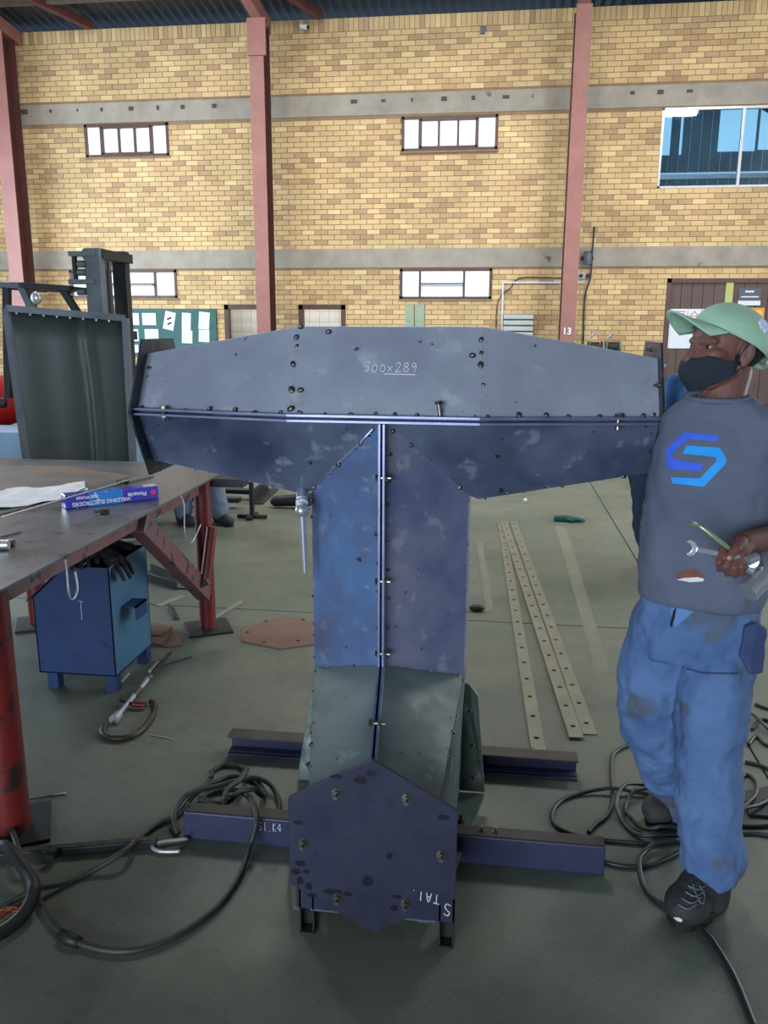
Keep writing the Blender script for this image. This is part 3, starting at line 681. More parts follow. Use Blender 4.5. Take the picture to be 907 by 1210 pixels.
# stem
ZB = .612
sf = lambda s_, z: P(s_*A, YR+.150, z)
sb = lambda s_, z: P(s_*A, YC+.144, z)
panel('stem_panel', [c0, sf(-1, ZC-A), sf(-1, .527), P(0, YR, ZB)], M_ST_L, cuts=7, amp=.003, seed=21)
panel('stem_panel', [c0, P(0, YR, ZB), sf(1, .527), sf(1, ZC-A)], M_ST_R, cuts=7, amp=.002, seed=22)
for s_ in (-1, 1):
    panel('stem_side_panel', [sf(s_, ZC-A), sf(s_, .527), sb(s_, .47), sb(s_, ZC-A)], M_ST_R, seed=23+s_)
    panel('stem_rear_panel', [sb(s_, ZC-A), sb(s_, .47), P(0, YC+.289, .50), P(0, YC+.289, ZC-.1)], M_ST_LO, seed=26+s_)
# elbow down to the small bottom flange
YF = 1.925; EX = .038; ZE = .308; a2 = .172; s2 = a2/math.cos(PI/6)
T_ = P(EX, YF, ZE+s2); Uu = lambda s_: P(EX+s_*a2, YF, ZE+s2/2); Ll = lambda s_: P(EX+s_*a2, YF, .075)
for s_ in (-1, 1):
    panel('elbow_panel', [P(0, YR, ZB), T_, Uu(s_), sf(s_, .527)], M_ST_G, cuts=7, amp=.004, seed=30+s_)
    panel('elbow_side_panel', [sf(s_, .527), Uu(s_), Ll(s_), P(s_*.245, 2.60, .065), sb(s_, .40), sb(s_, .47)], M_ST_G if s_ > 0 else M_ST_LO, cuts=4, seed=33+s_)
panel('elbow_floor_panel', [Ll(-1), Ll(1), P(.245, 2.60, .065), P(-.245, 2.60, .065)], M_ST_LO, seed=36)
panel('elbow_back_panel', [P(-.245, 2.60, .065), P(.245, 2.60, .065), sb(1, .47), P(0, YC+.289, .50), sb(-1, .47)], M_ST_LO, seed=37)
# split flanges: two plates side by side along the ridge of the bar and down the stem
def yr_at(x):
    ax = abs(x)
    return YR if ax < XM else YR+(R_[3][0].y-YR)*(ax-XM)/(HL-.006-XM)
for dz, nm in ((.0045, 0), (-.0045, 1)):
    mb = MB(); xs = (-HL+.004, -XM, XM, HL-.004)
    outer = [P(x, yr_at(x)-.034, ZC+dz) for x in xs]; inner = [P(x, yr_at(x)+.02, ZC+dz) for x in xs]
    mb.prism(outer+inner[::-1], (0, 0, .0066 if dz > 0 else -.0066)); mb.build('ridge_flange', M_EDGE, hood)
for dx in (.0035, -.0035):
    mb = MB()
    poly = [P(dx, YR-.036, ZC-.013), P(dx, YR+.01, ZC-.013), P(dx, YR+.01, ZB), P(dx+EX, YF+.01, ZE+s2-.01), P(dx+EX, YF+.004, ZE+s2+.03), P(dx, YR-.036, ZB+.01)]
    mb.prism(poly, (.006 if dx > 0 else -.006, 0, 0)); mb.build('stem_flange', M_EDGE, hood)
# end flanges
def hexplate(name, c, axis, a, th, m, point, label=None):
    s = a/math.cos(PI/6); pts = []
    for k in range(6):
        an = PI/6+k*PI/3 if point == 'flat' else k*PI/3+PI/2
        if axis == 'x': pts.append(V(c)+V((0, math.sin(an)*s if False else math.cos(k*PI/3)*s, math.sin(k*PI/3)*s)))
        else: pts.append(V(c)+V((math.cos(an)*s, 0, math.sin(an)*s)))
    off = (th, 0, 0) if axis == 'x' else (0, th, 0)
    o = MB().prism(pts, off).build(name, m, hood, bevel=.001)
    if label: o['label'] = label
    return o
hexplate('end_flange', P(-HL, YC, ZC), 'x', .222, .008, M_ST_FL, '')
hexplate('end_flange', P(HL-.008, YC, ZC), 'x', .222, .008, M_ST_FL, '')
for s_ in (-1, 1):
    for k in range(6):
        an = k*PI/3+PI/6; r = .198
        place(ME_BOLT, 'bolt', hood, P(s_*(HL-(.008 if s_ > 0 else -.008)), YC+math.cos(an)*r, ZC+math.sin(an)*r), (-s_, 0, 0), .7)
PF = P(EX, YF-.014, ZE-.015)
pl = hexplate('bottom_flange', PF, 'y', .226, .012, M_ST_END, 'pt', 'dark violet hexagonal plate with six studs')
for k in range(6):
    an = k*PI/3+PI/2+PI/6; r = .186
    place(ME_BOLT, 'bolt', hood, PF+V((math.cos(an)*r, 0, math.sin(an)*r*.98)), (0, -1, 0), 1.05)
# dark oil dabs on the plate
dab = MB()
for (px, py, rx, rz) in ((398, 918, 9, 3), (438, 914, 7, 4), (425, 922, 10, 5), (352, 972, 6, 3), (524, 966, 8, 3), (355, 1020, 7, 4), (350, 1030, 7, 4), (354, 1041, 5, 6), (365, 1047, 5, 5), (393, 1054, 12, 4), (411, 1057, 6, 3), (434, 1042, 8, 7), (460, 1012, 4, 5), (420, 1090, 12, 5), (440, 1093, 10, 4), (455, 1084, 6, 4), (466, 1073, 5, 4), (369, 1058, 7, 3), (362, 1030, 5, 3), (470, 1060, 7, 3)):
    c = onY(px, py, PF.y-.0006)
    n = 9; pts = [c+V((math.cos(2*PI*k/n)*rx*.0021*random.uniform(.7, 1.2), 0, math.sin(2*PI*k/n)*rz*.0024*random.uniform(.7, 1.2))) for k in range(n)]
    if c.z > .09: dab.add(pts, [tuple(range(n))])
o = dab.build('oil_dabs', mat('oil_dab', (22, 22, 34), None, .3), hood); o['kind'] = 'stuff'
# square carrier plate with two box feet behind the flange
MB().bb(PF+V((-.212, .013, -.214)), PF+V((.224, .022, .05))).build('carrier_plate', M_ST_END, hood)
for x in (-.205, .182):
    mb = MB(); w_ = .042; zt = PF.z-.12
    for a in ((x, x+.005, .013, .05), (x+w_-.005, x+w_, .013, .05), (x, x+w_, .045, .05)): mb.bb(PF+V((a[0], a[2], -PF.z)), PF+V((a[1], a[3], zt-PF.z)))
    mb.bb(PF+V((x, .008, -PF.z)), PF+V((x+w_, .055, .006-PF.z))); mb.build('foot', M_BLACK, hood)
chalk('chalk_mark', 'S', PF+V((.216, .0115, -.158)), (-1, 0, .12), (-.06, 0, -1), .036, .026, hood, th=.0016); chalk('chalk_mark', 'TA1.', PF+V((.185, -.0015, -.122)), (-1, 0, .12), (-.06, 0, -1), .028, .021, hood, th=.0014)
MB().tube([c0+V((-.03, -.004, -.03)).lerp(V((0, 0, 0)), 0), c0.lerp(SF_(-1), .35)+V((.003, -.006, 0)), c0.lerp(SF_(-1), .6)+V((-.003, -.006, 0)), c0.lerp(SF_(-1), .9)+V((0, -.006, 0))], .0032, 6).build('seam_highlight', M_CHROME, hood, True)  # thin bright tube added as the shiny highlight along the weld joint
# side flanges at the elbow, with nuts
for s_ in (-1, 1):
    g1 = [P(s_*.245, 2.72, .42), P(s_*.268, 2.725, .41), P(s_*.30, 2.71, .375), P(s_*.335, 2.60, .065), P(s_*.24, 2.60, .065)]
    MB().prism(g1, (0, .012, .003)).build('side_flange', M_ST_GF, hood, bevel=.001)
    g2 = [P(s_*.23, 2.60, .060), P(s_*.335, 2.60, .060), P(s_*.245, 2.12, .060), P(s_*.19, 1.95, .060), P(s_*.16, 1.95, .060)]
    MB().prism(g2, (0, 0, -.012)).build('side_flange', M_ST_GF, hood, bevel=.001)
    for y, z, x in ((2.70, .32, .268), (2.66, .21, .282), (2.615, .11, .29)): place(ME_BOLT, 'bolt', hood, P(s_*x, y-.004, z), (s_*.5, -.6, .6), .85)
    for y, x in ((2.42, .26), (2.22, .225)): place(ME_BOLT, 'bolt', hood, P(s_*x, y, .060), (0, 0, 1), 1.1)
# weld tacks along the seams (big near ones), bolts through the split flanges
def tacks(pa, pb, n, nrm, sc=1.0, j=.006):
    pa = V(pa); pb = V(pb)
    for k in range(n):
        t = (k+.5+random.uniform(-.25, .25))/n; p = pa.lerp(pb, t)+V([random.uniform(-j, j) for _ in range(3)])*.6
        s_ = sc*random.uniform(.7, 1.35)
        place(ME_TACK, 'weld_tack', hood, p, nrm, (s_*random.uniform(.8, 1.3), s_, s_*random.uniform(.8, 1.3)), random.random()*6)
up = V((0, -.87, .5)); dn = V((0, -.87, -.5)); lf = V((-.5, -.87, 0)); rg = V((.5, -.87, 0))
for s_ in (-1, 1):
    i = 1 if s_ < 0 else 2
    tacks(R_[i][0], R_[i][1], 6, up, 1.35, .012); tacks(R_[0 if s_ < 0 else 3][0]+V((-s_*.02, 0, 0)), R_[0 if s_ < 0 else 3][1]+V((-s_*.02, 0, 0)), 6, up, 1.1)
    tacks(R_[0 if s_ < 0 else 3][0]+V((-s_*.02, 0, 0)), R_[0 if s_ < 0 else 3][5]+V((-s_*.02, 0, 0)), 6, dn, 1.0)
    tacks(R_[0 if s_ < 0 else 3][5], R_[1 if s_ < 0 else 2][5], 9, dn, .9)
    tacks(c0+V((0, 0, -.01)), SF_(s_), 5 if s_ > 0 else 9, dn, 1.2, .004)
    tacks(sf(s_, ZC-A), sf(s_, .53), 9, rg if s_ > 0 else lf, .8)
    tacks(P(0, YR, ZB), sf(s_, .527), 9, (0, -.7, .7), .95)
    tacks(sf(s_, .527), Uu(s_), 7, (s_*.6, -.4, .7), .9)
    tacks(P(s_*.016, YR+.004, ZC-.04), P(s_*.016, YR+.004, ZB), 8, rg if s_ > 0 else lf, .85)
tacks(R_[0][0]+V((0, -.002, .012)), R_[1][0]+V((0, -.002, .012)), 7, up, 1.0, .008)
tacks(R_[1][0]+V((0, -.002, .012)), R_[2][0]+V((0, -.002, .012)), 8, up, .9, .008)
tacks(R_[2][0]+V((0, -.002, .012)), R_[3][0]+V((0, -.002, .012)), 7, up, 1.0, .008)
for px, py in ((355, 386), (388, 392), (355, 461), (218, 425), (558, 420), (575, 408), (352, 452)): 
    p = onY(px, py, 2.45); t = (p.z-ZC)/.262; q = onY(px, py, YR+.15*t-.004); t = (q.z-ZC)/.262; q = onY(px, py, YR+.15*t-.004)
    if 353 < px < 575: place(ME_TACK, 'weld_tack', hood, q, up, 1.5)
for z in (1.215, .895, .66): place(ME_THRU, 'flange_bolt', hood, P(0, YR-.024, z), (1, 0, 0), 1.15)
pe = P(0, YR, ZB).lerp(T_, .62)+V((0, -.02, .024)); place(ME_THRU, 'flange_bolt', hood, pe, (1, 0, 0), 1.15)
for x in (-.70, .68): place(ME_THRU, 'flange_bolt', hood, P(x, yr_at(x)-.022, ZC+.002), (0, 0, -1), 1.15)
fm = bpy.data.materials.new('heat_tint_film'); fm.use_nodes = True; nt = fm.node_tree; pb_ = nt.nodes['Principled BSDF']
at = nt.nodes.new('ShaderNodeAttribute'); at.attribute_name = 'fade'; tc = nt.nodes.new('ShaderNodeTexCoord'); nz_ = nt.nodes.new('ShaderNodeTexNoise'); nz_.inputs['Scale'].default_value = 45; nz_.inputs['Detail'].default_value = 4
nt.links.new(tc.outputs['Object'], nz_.inputs[0]); mm_ = nt.nodes.new('ShaderNodeMath'); mm_.operation = 'MULTIPLY'; mr_ = nt.nodes.new('ShaderNodeMapRange'); mr_.inputs[1].default_value = .38; mr_.inputs[2].default_value = .62
nt.links.new(nz_.outputs[0], mr_.inputs[0]); nt.links.new(mr_.outputs[0], mm_.inputs[0]); nt.links.new(at.outputs['Fac'], mm_.inputs[1]); nt.links.new(mm_.outputs[0], pb_.inputs['Alpha'])
pb_.inputs['Base Color'].default_value = srgb(176, 176, 180); pb_.inputs['Roughness'].default_value = .5
FV, FF, FA = [], [], []
def film(c, n_, u_, ru, rv, al=.8):
    n_ = V(n_).normalized(); u_ = (V(u_)-n_*V(u_).dot(n_)).normalized(); v_ = n_.cross(u_); c = V(c)+n_*.0006; b = len(FV); FV.append(c-wloc(hood)); FA.append(al)
    for k in range(12):
        a_ = 2*PI*k/12; q = random.uniform(.7, 1.2); FV.append(c+u_*math.cos(a_)*ru*q+v_*math.sin(a_)*rv*q-wloc(hood)); FA.append(0.0)
    for k in range(12): FF.append((b, b+1+k, b+1+(k+1) % 12))
nu_ = V((0, -.866, .5)); sd = V((1, 0, 0))
def up_at(px, py):   # point on the plane of the upper middle panel / tapered panels
    q = onY(px, py, 2.5)
    for _ in range(6):
        x = q.x-CX; yr = yr_at(x); aa = A+.012 if abs(x) < XM else A+.012+(.172-A-.012)*(abs(x)-XM)/(HL-.006-XM); q = onY(px, py, yr+(q.z-ZC)*.577)
    return q
for px, py, ru, rv in ((200, 432, .05, .012), (212, 440, .05, .012), (190, 447, .05, .016), (186, 462, .04, .014), (350, 418, .05, .012), (345, 430, .05, .014), (356, 462, .03, .03), (352, 478, .05, .014), (230, 482, .06, .012), (310, 483, .07, .010), (195, 478, .05, .012), (470, 487, .07, .01), (570, 470, .02, .04), (574, 400, .02, .05), (728, 480, .05, .012), (650, 484, .06, .008), (762, 440, .015, .05), (385, 392, .02, .02), (520, 486, .05, .008)):
    film(up_at(px, py)+nu_*.0035, nu_, (1, 0, .25 if px < 360 else 0), ru, rv, .75)
for z_, sx in ((1.30, -1), (1.25, 1), (1.17, -1), (1.12, 1), (1.05, -1), (.98, -1), (.93, 1), (.86, -1), (.80, 1), (.72, -1), (1.2, -1)):
    n_ = V((-.5, -.866, 0)) if sx < 0 else V((.5, -.866, 0)); film(P(sx*.05, YR+.029, z_)+n_*.006, n_, (0, 0, 1), .012, .035, .45)
fme = bpy.data.meshes.new('heat_tint'); fme.from_pydata(FV, [], FF); ta = fme.attributes.new('fade', 'FLOAT', 'POINT'); ta.data.foreach_set('value', FA); fme.materials.append(fm)
fo_ = bpy.data.objects.new('heat_tint', fme); COL.objects.link(fo_); fo_.parent = hood; fo_['kind'] = 'stuff'
# handwriting in chalk on the upper middle panel
upv = (R_[1][1]-R_[1][0]).normalized(); nrm_up = V((1, 0, 0)).cross(upv)
o0 = R_[1][0].lerp(R_[1][1], .50)+V((onY(430, 437, 2.46).x-R_[1][0].x, 0, 0))+nrm_up*.0045
chalk('chalk_mark', '500x289', o0, (1, 0, 0), upv, .030, .0235, hood, under=(2.6, 6.6), th=.0019)
# loose bolt standing on the ridge
p = onY(520, 489, YR-.012); p.z = ZC+.012; t = thing('loose_bolt', 'loose hexagon bolt standing head up on the ridge flange below the chalk figures', 'bolt', p)
ax = V((-.16, 0, 1)).normalized(); MB().cyl(p, p+ax*.034, .0058, n=12).build('shank', M_STEELB, t, smooth='auto'); MB().cyl(p+ax*.034, p+ax*.043, .0115, n=6).build('head', M_DKMACH, t)
# T-handle wrench hanging at the left corner of the stem
p = onY(357, 590, 2.50); t = thing('t_handle_wrench', 'chrome socket wrench hanging down at the left corner of the stem', 'wrench', p)
MB().cyl(onY(357, 582, 2.53), onY(357, 592, 2.47), .019, n=16).cyl(onY(357, 590, 2.50), onY(356.5, 596, 2.45), .020, n=16).build('socket', M_CHROME, t, smooth='auto')
MB().ell(onY(356.5, 603, 2.435), (.021, .021, .021)).build('ratchet_head', M_CHROME, t, True)
MB().cyl(onY(357, 606, 2.445), onY(360.5, 676, 2.455), .0098, .0078, 12).build('handle', M_CHROME, t, smooth='auto')
q = onY(561.5, 579, 2.54); t = thing('bolt_stub', 'short stud sticking out at the right corner under the beam', 'bolt', q)
MB().cyl(q, q+V((.045, 0, -.002)), .008, n=10).build('stud', M_STEELB, t, smooth='auto')

# ================================================================== FLOOR BEAMS UNDER THE HOOD
def hbeam(label, xa, xb, yf, yb, h, boxed):
    t = thing('steel_beam', label, 'beam', ((xa+xb)/2, (yf+yb)/2, 0)); th = .008
    if boxed:
        mb = MB(); mb.bb((xa, yf, 0), (xb, yf+th, h)); mb.build('web', M_BEAM, t, bevel=.004)
        MB().bb((xa, yf+th, h-th), (xb, yb, h)).build('top_flange', M_BEAMT, t, bevel=.002); MB().bb((xa, yf+th, 0), (xb, yb, th)).build('bottom_flange', M_BEAM, t, bevel=.002)
    else:
        ym = yb-.012; MB().bb((xa, ym, th), (xb, ym+th, h-th)).build('web', M_BEAM, t)
        MB().bb((xa, yf, h-th), (xb, yb, h)).build('top_flange', M_BEAMT, t, bevel=.002); MB().bb((xa, yf, 0), (xb, yb, th)).build('bottom_flange', M_BEAM, t, bevel=.002)
        MB().bb((xa, yf+.02, th), (xb, ym, th+.004)).build('toe', M_BEAM, t)
    return t
nb1 = hbeam('blue steel channel lying under the front of the hood, web to the camera', -.965, .385, 2.29, 2.35, .098, True)
nb2 = hbeam('blue steel channel lying farther back, open side to the camera', -.995, .355, 2.83, 2.90, .082, False)
chalk('chalk_mark', 'S1.K4', onY(305, 981, 2.2885), (1, 0, 0), (0, 0, 1), .030, .016, nb1, th=.0011)
for px, py in ((222, 967), (569, 988), (585, 989)): place(ME_BOLT, 'bolt', nb1, (onY(px, py, 2.32).x, 2.325, .098), (0, 0, 1), .6)

# ================================================================== WORK TABLE
XT = -1.50
tb = thing('welding_table', 'heavy steel plate welding table on red pipe legs at the left', 'table', (-2.7, 3.4, 0))
top = MB().bb((-4.1, 1.15, .838), (XT, 4.66, .85)).build('tabletop', M_TABLE, tb, bevel=.002)
o = MB().add([(-2.9, 3.1, .8504), (-2.1, 3.55, .8504), (-1.95, 4.2, .8504), (-2.5, 4.45, .8504), (-3.4, 4.3, .8504), (-3.5, 3.5, .8504)], [(0, 1, 2, 3, 4, 5)]).build('rust_patch', mat('rust_film', (116, 88, 64), (92, 84, 78), .55, scale=4, spots=(80, 78, 78), sscale=5, sth=.52), tb)
MB().bb((XT-.05, 1.15, .775), (XT-.043, 4.62, .838)).build('edge_angle', M_REDG, tb, bevel=.001)
MB().bb((XT-.10, 1.15, .832), (XT-.05, 4.62, .838)).bb((-4.1, 4.55, .76), (XT-.05, 4.60, .838)).build('rear_angle', M_REDG, tb)
def pipe_leg(x, y, r):
    MB().cyl((x, y, .012), (x, y, .838), r, n=28).build('leg', M_RED, tb, smooth='auto')
    MB().box((x, y, .006), (.24, .24, .012), Matrix.Rotation(.5, 3, 'Z')).build('foot_plate', M_DKMACH, tb, bevel=.001)
pipe_leg(-1.555, 2.26, .060); pipe_leg(XT-.045, 4.16, .045); lq = onZ(46, 737); pipe_leg(lq.x, lq.y, .05)
a = V((XT-.045, 3.35, .80)); b = V((XT-.045, 4.13, .22))
MB().bar(a, b, .07, .09, (0, 1, 0)).build('brace', M_REDG, tb, bevel=.003)
p = onX(252, 624, XT); MB().cyl((XT+.005, 4.02, .33), (XT+.025, 4.10, .60), .029, n=20).build('pipe_holder', M_RED, tb, smooth='auto')
MB().cyl((XT-.03, 4.0, .30), (XT+.03, 4.0, .33), .02, n=6).build('clamp_nut', M_STEELB, tb)
MB().bb((XT-.16, 4.2, .80), (XT+.17, 4.36, .846)).build('corner_bracket', M_DKMACH, tb, bevel=.004)
mb = MB()
mb.tube(spline([onX(133, 575+102, XT+.01), onX(130, 690, XT+.012), onX(127, 702, XT+.02), onX(133, 712, XT+.02), onX(139, 703, XT+.02), onX(143, 685, XT+.01)], 5), .005, 6)
o = MB().tube(spline([(XT+.01, 2.62, .84), (XT+.012, 2.62, .80), (XT+.02, 2.61, .71), (XT+.02, 2.64, .69), (XT+.02, 2.67, .72), (XT+.01, 2.68, .78)], 6), .004, 7).build('wire_hook', M_ALU, None, True)
tag(o, 'bent wire hook over the front edge of the table', 'hook')
o = MB().tube(spline([(XT+.01, 3.72, .85), (XT+.02, 3.73, .80), (XT+.03, 3.70, .66), (XT+.03, 3.78, .60), (XT+.03, 3.92, .66)], 6), .003, 6).build('tie_wire', M_ALU, None, True)
tag(o, 'thin tie wire dangling from the table edge by the far leg', 'wire')

# on the table
def on_table(px, py, z=.85): return onZ(px, py, z)
# welding electrode box, print upside down
c = on_table(132, 598); c2 = on_table(188, 589); c1 = on_table(78, 602)
ux = (c2-c1); L_ = ux.length; ux.normalize(); uy = V((-ux.y, ux.x, 0)); t = thing('electrode_box', 'plastic-wrapped blue and violet box of welding electrodes on the table', 'box', (c1+c2)/2)
R3 = Matrix((ux, uy, V((0, 0, 1)))).transposed(); W_ = .075; H_ = .062; mid = (c1+c2)/2+uy*W_/2
M_EB = mat('electrode_box_blue', (62, 66, 176), (84, 70, 186), .22, scale=6, spots=(150, 150, 220), sscale=22, sth=.66, clear=.6)
M_EB2 = mat('electrode_box_cyan', (60, 150, 214), (50, 100, 200), .22, scale=14, spots=(190, 210, 240), sscale=30, sth=.62, clear=.6)
MB().box(mid+V((0, 0, H_/2)), (L_, W_, H_), R3).build('carton', M_EB, t, bevel=.004)
MB().box(mid+V((0, 0, H_/2))-ux*L_*.08, (L_*.36, W_+.002, H_+.002), R3).build('cyan_print', M_EB2, t, bevel=.004)
fr = (c1+c2)/2-uy*.0025
for k, (tx, sz, off, zz, mm) in enumerate((('WELDING ELECTRODES', .0245, -.055, .018, M_PAPER), ('ELECTRODES', .016, -.12, .046, M_PAPER), ('Pinnacle', .027, L_/2-.105, .034, M_PAPER))):
    text_obj('lettering', tx, sz, mm, fr+ux*off+V((0, 0, zz)), -ux, (0, 0, -1), t, bold=.0006)
ring = MB().cyl(fr+ux*(L_/2-.028)+V((0, 0, .034))+uy*.0012, fr+ux*(L_/2-.028)+V((0, 0, .034)), .013, n=18).build('round_emblem', mat('emblem_red', (214, 70, 110), None, .3), t)
# crumpled white paper
def sheet(poly, z, label, seed, h=.02):
    pts = [on_table(px, py) for px, py in poly]
    me = bpy.data.meshes.new('paper_sheet'); bm = bmesh.new(); vs = [bm.verts.new((p.x, p.y, z)) for p in pts]; f = bm.faces.new(vs); f.normal_update()
    bmesh.ops.triangulate(bm, faces=[f]); bmesh.ops.subdivide_edges(bm, edges=bm.edges[:], cuts=5, use_grid_fill=True)
    o0 = sum((v.co for v in bm.verts), V())/len(bm.verts); o0.z = z
    for v in bm.verts: v.co.z += h*abs(noise.noise(v.co*6+V((seed, 0, 0)))); v.co -= o0
    bm.to_mesh(me); bm.free(); me.materials.append(M_PAPER); o = bpy.data.objects.new('paper_sheet', me); COL.objects.link(o); o.location = o0
    m_ = o.modifiers.new('t', 'SOLIDIFY'); m_.thickness = .0008; m_.offset = 1
    tag(o, label, 'paper'); return o
sheet([(-20, 590), (8, 579), (58, 577), (100, 570), (101, 580), (60, 594), (5, 602), (-20, 604)], .852, 'crumpled white paper lying left of the electrode box', 2, .03)
sheet([(72, 581), (104, 577), (103, 592), (76, 594)], .852, 'small white slip partly under the electrode box', 5, .012)
# thin rods
a = on_table(0, 611, .919); b = on_table(190, 556, .919)
tag(MB().tube([V((a.x, a.y, .919)), V((b.x, b.y, .919))], .0035, 6).build('steel_rod', M_STEELB, None), 'long thin steel rod lying across papers and electrode box', 'rod')
a = on_table(-12, 612); b = on_table(181, 564); tag(MB().tube([V((a.x, a.y, .854)), V((b.x, b.y, .854))], .003, 6).build('steel_rod', M_BLACK, None), 'dark thin rod lying flat on the table behind the electrode box', 'rod')
a = on_table(0, 636); b = on_table(24, 630); tag(MB().tube([V((a.x, a.y, .854)), V((b.x, b.y, .854))], .003, 6).build('steel_rod', M_BLACK, None), 'short dark rod end at the left edge of the table', 'rod')
c = on_table(120, 608); t = thing('loose_bolt', 'loose bolt with a nut in front of the electrode box', 'bolt', c)
MB().cyl(c+V((-.03, 0, .012)), c+V((.03, .01, .012)), .006, n=10).build('shank', M_DKMACH, t, smooth='auto'); MB().cyl(c+V((-.004, 0, .012)), c+V((.018, .006, .012)), .0125, n=6).build('nut', M_STEELB, t); MB().cyl(c+V((.022, .006, .012)), c+V((.032, .009, .012)), .012, n=6).build('head', M_STEELB, t)
c = on_table(3, 650); t = thing('socket_bit', 'chrome socket standing at the left edge of the table', 'socket', c)
MB().cyl(c+V((-.03, .0, .018)), c+V((.02, .01, .018)), .018, n=16).build('barrel', M_CHROME, t, smooth='auto'); MB().cyl(c+V((-.05, .05, .013)), c+V((.01, .06, .013)), .013, n=12).build('drive_end', M_STEELB, t, smooth='auto')
c = on_table(145, 572); tag(MB().cyl(c+V((-.03, 0, .01)), c+V((.03, .005, .01)), .009, n=8).build('spring_clip', M_BLACK, None), 'small dark threaded stub behind the electrode box', 'stub')

# ================================================================== UNDER AND BESIDE THE TABLE
bn = thing('steel_bin', 'blue sheet steel bin with a sloping front standing under the table', 'bin', (-1.9, 3.5, 0))
x0, x1, y0, y1 = -2.05, -1.675, 3.30, 3.70
zt = .60
pts = [V((x0, y0, .08)), V((x1, y0, .08)), V((x1, y0, zt)), V((x0+.17, y0, zt)), V((x0, y0, .44))]
MB().prism(pts, (0, .006, 0)).build('front_panel', M_BIN, bn, bevel=.001); MB().prism([p+V((0, y1-y0, 0)) for p in pts], (0, -.006, 0)).build('rear_panel', M_BIN, bn)
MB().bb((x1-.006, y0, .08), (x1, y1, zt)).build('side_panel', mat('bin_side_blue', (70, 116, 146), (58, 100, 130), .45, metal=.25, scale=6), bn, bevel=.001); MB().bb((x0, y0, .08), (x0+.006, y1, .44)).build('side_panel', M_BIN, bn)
MB().prism([V((x0-.02, y0-.02, .43)), V((x0-.02, y1, .43)), V((x0+.17, y1, zt)), V((x0+.17, y0-.02, zt))], (0, 0, .006)).build('chute', M_BLACK, bn)
MB().bb((x0, y0, .08), (x1, y1, .086)).build('floor_panel', M_BIN, bn); MB().bb((x1, 3.40, .38), (x1+.07, 3.52, .388)).bb((x1+.064, 3.40, .32), (x1+.07, 3.52, .388)).build('handle', M_BIN, bn)
for x, y in ((x0+.06, y0+.03), (x1-.03, y0+.03), (x0+.06, y1-.03), (x1-.03, y1-.03)): MB().bb((x-.025, y-.025, 0), (x+.025, y+.025, .08)).build('foot', M_BIN, bn)
chalk('chalk_scratch', 'T', (x0+.22, y0-.002, .35), (1, 0, .1), (0, 0, 1), .09, .03, bn, th=.0016)
# gloves on the bin
def glove(loc, ang, m, label, curl=.3, tilt=0, sc=1.0):
    t = MB(); loc = V(loc); Rz = Matrix.Rotation(ang, 3, 'Z') @ Matrix.Rotation(tilt, 3, 'Y')
    q = lambda x, y, z: loc+Rz @ (V((x, y, z))*sc)
    t.cap(q(-.11, 0, .022), q(-.01, 0, .02), .030, .034); t.cap(q(-.02, -.012, .02), q(.03, -.015, .02), .028, .024); t.cap(q(-.02, .015, .02), q(.03, .018, .02), .026, .022)
    for i, (y, L2) in enumerate(((-.032, .07), (-.011, .085), (.011, .08), (.031, .062))):
        t.cap(q(.03, y*.9, .02), q(.03+L2*.55, y*1.25, .022-curl*.01), .0125, .0115); t.cap(q(.03+L2*.55, y*1.25, .022-curl*.01), q(.03+L2, y*1.35, .018-curl*.03), .0115, .0095)
    t.cap(q(-.03, -.03, .02), q(.015, -.065, .018), .014, .0115)
    o = t.build('work_glove', m, None, True); r = o.modifiers.new('r', 'REMESH'); r.mode = 'VOXEL'; r.voxel_size = .004; r.use_smooth_shade = True
    sm = o.modifiers.new('s', 'SMOOTH'); sm.iterations = 3; tag(o, label, 'glove'); return o
glove((-1.73, 3.42, zt+.0), -.5, M_GLOVE, 'black work glove on top of the blue bin, fingers hanging over its right side', 1.0, .35, 1.25)
glove((-1.80, 3.50, zt+.02), .5, M_GLOVE, 'black work glove lying at the back on the blue bin', .5, -.05, 1.25)
glove((-1.86, 3.40, zt+.01), -1.2, M_GLOVE, 'black work glove lying at the left on the blue bin top', .5, .1, 1.2)
c = V((-1.77, 3.33, zt+.075)); t = thing('long_socket', 'chrome long socket lying on the black gloves', 'socket', c)
MB().cyl(c+V((-.04, 0, 0)), c+V((.03, .0, .004)), .017, n=18).build('barrel', M_CHROME, t, smooth='auto'); MB().cyl(c+V((.03, 0, .004)), c+V((.055, 0, .005)), .010, n=12).build('stem', M_DKMACH, t, smooth='auto')
tag(MB().box((-1.93, 3.5, .585), (.10, .2, .05), Matrix.Rotation(-.6, 3, 'Y')).build('blue_cloth', mat('bright_blue_cloth', (40, 110, 190), (30, 90, 170), .8, scale=9), None, bevel=.015), 'bright blue rag on the chute of the bin', 'rag')
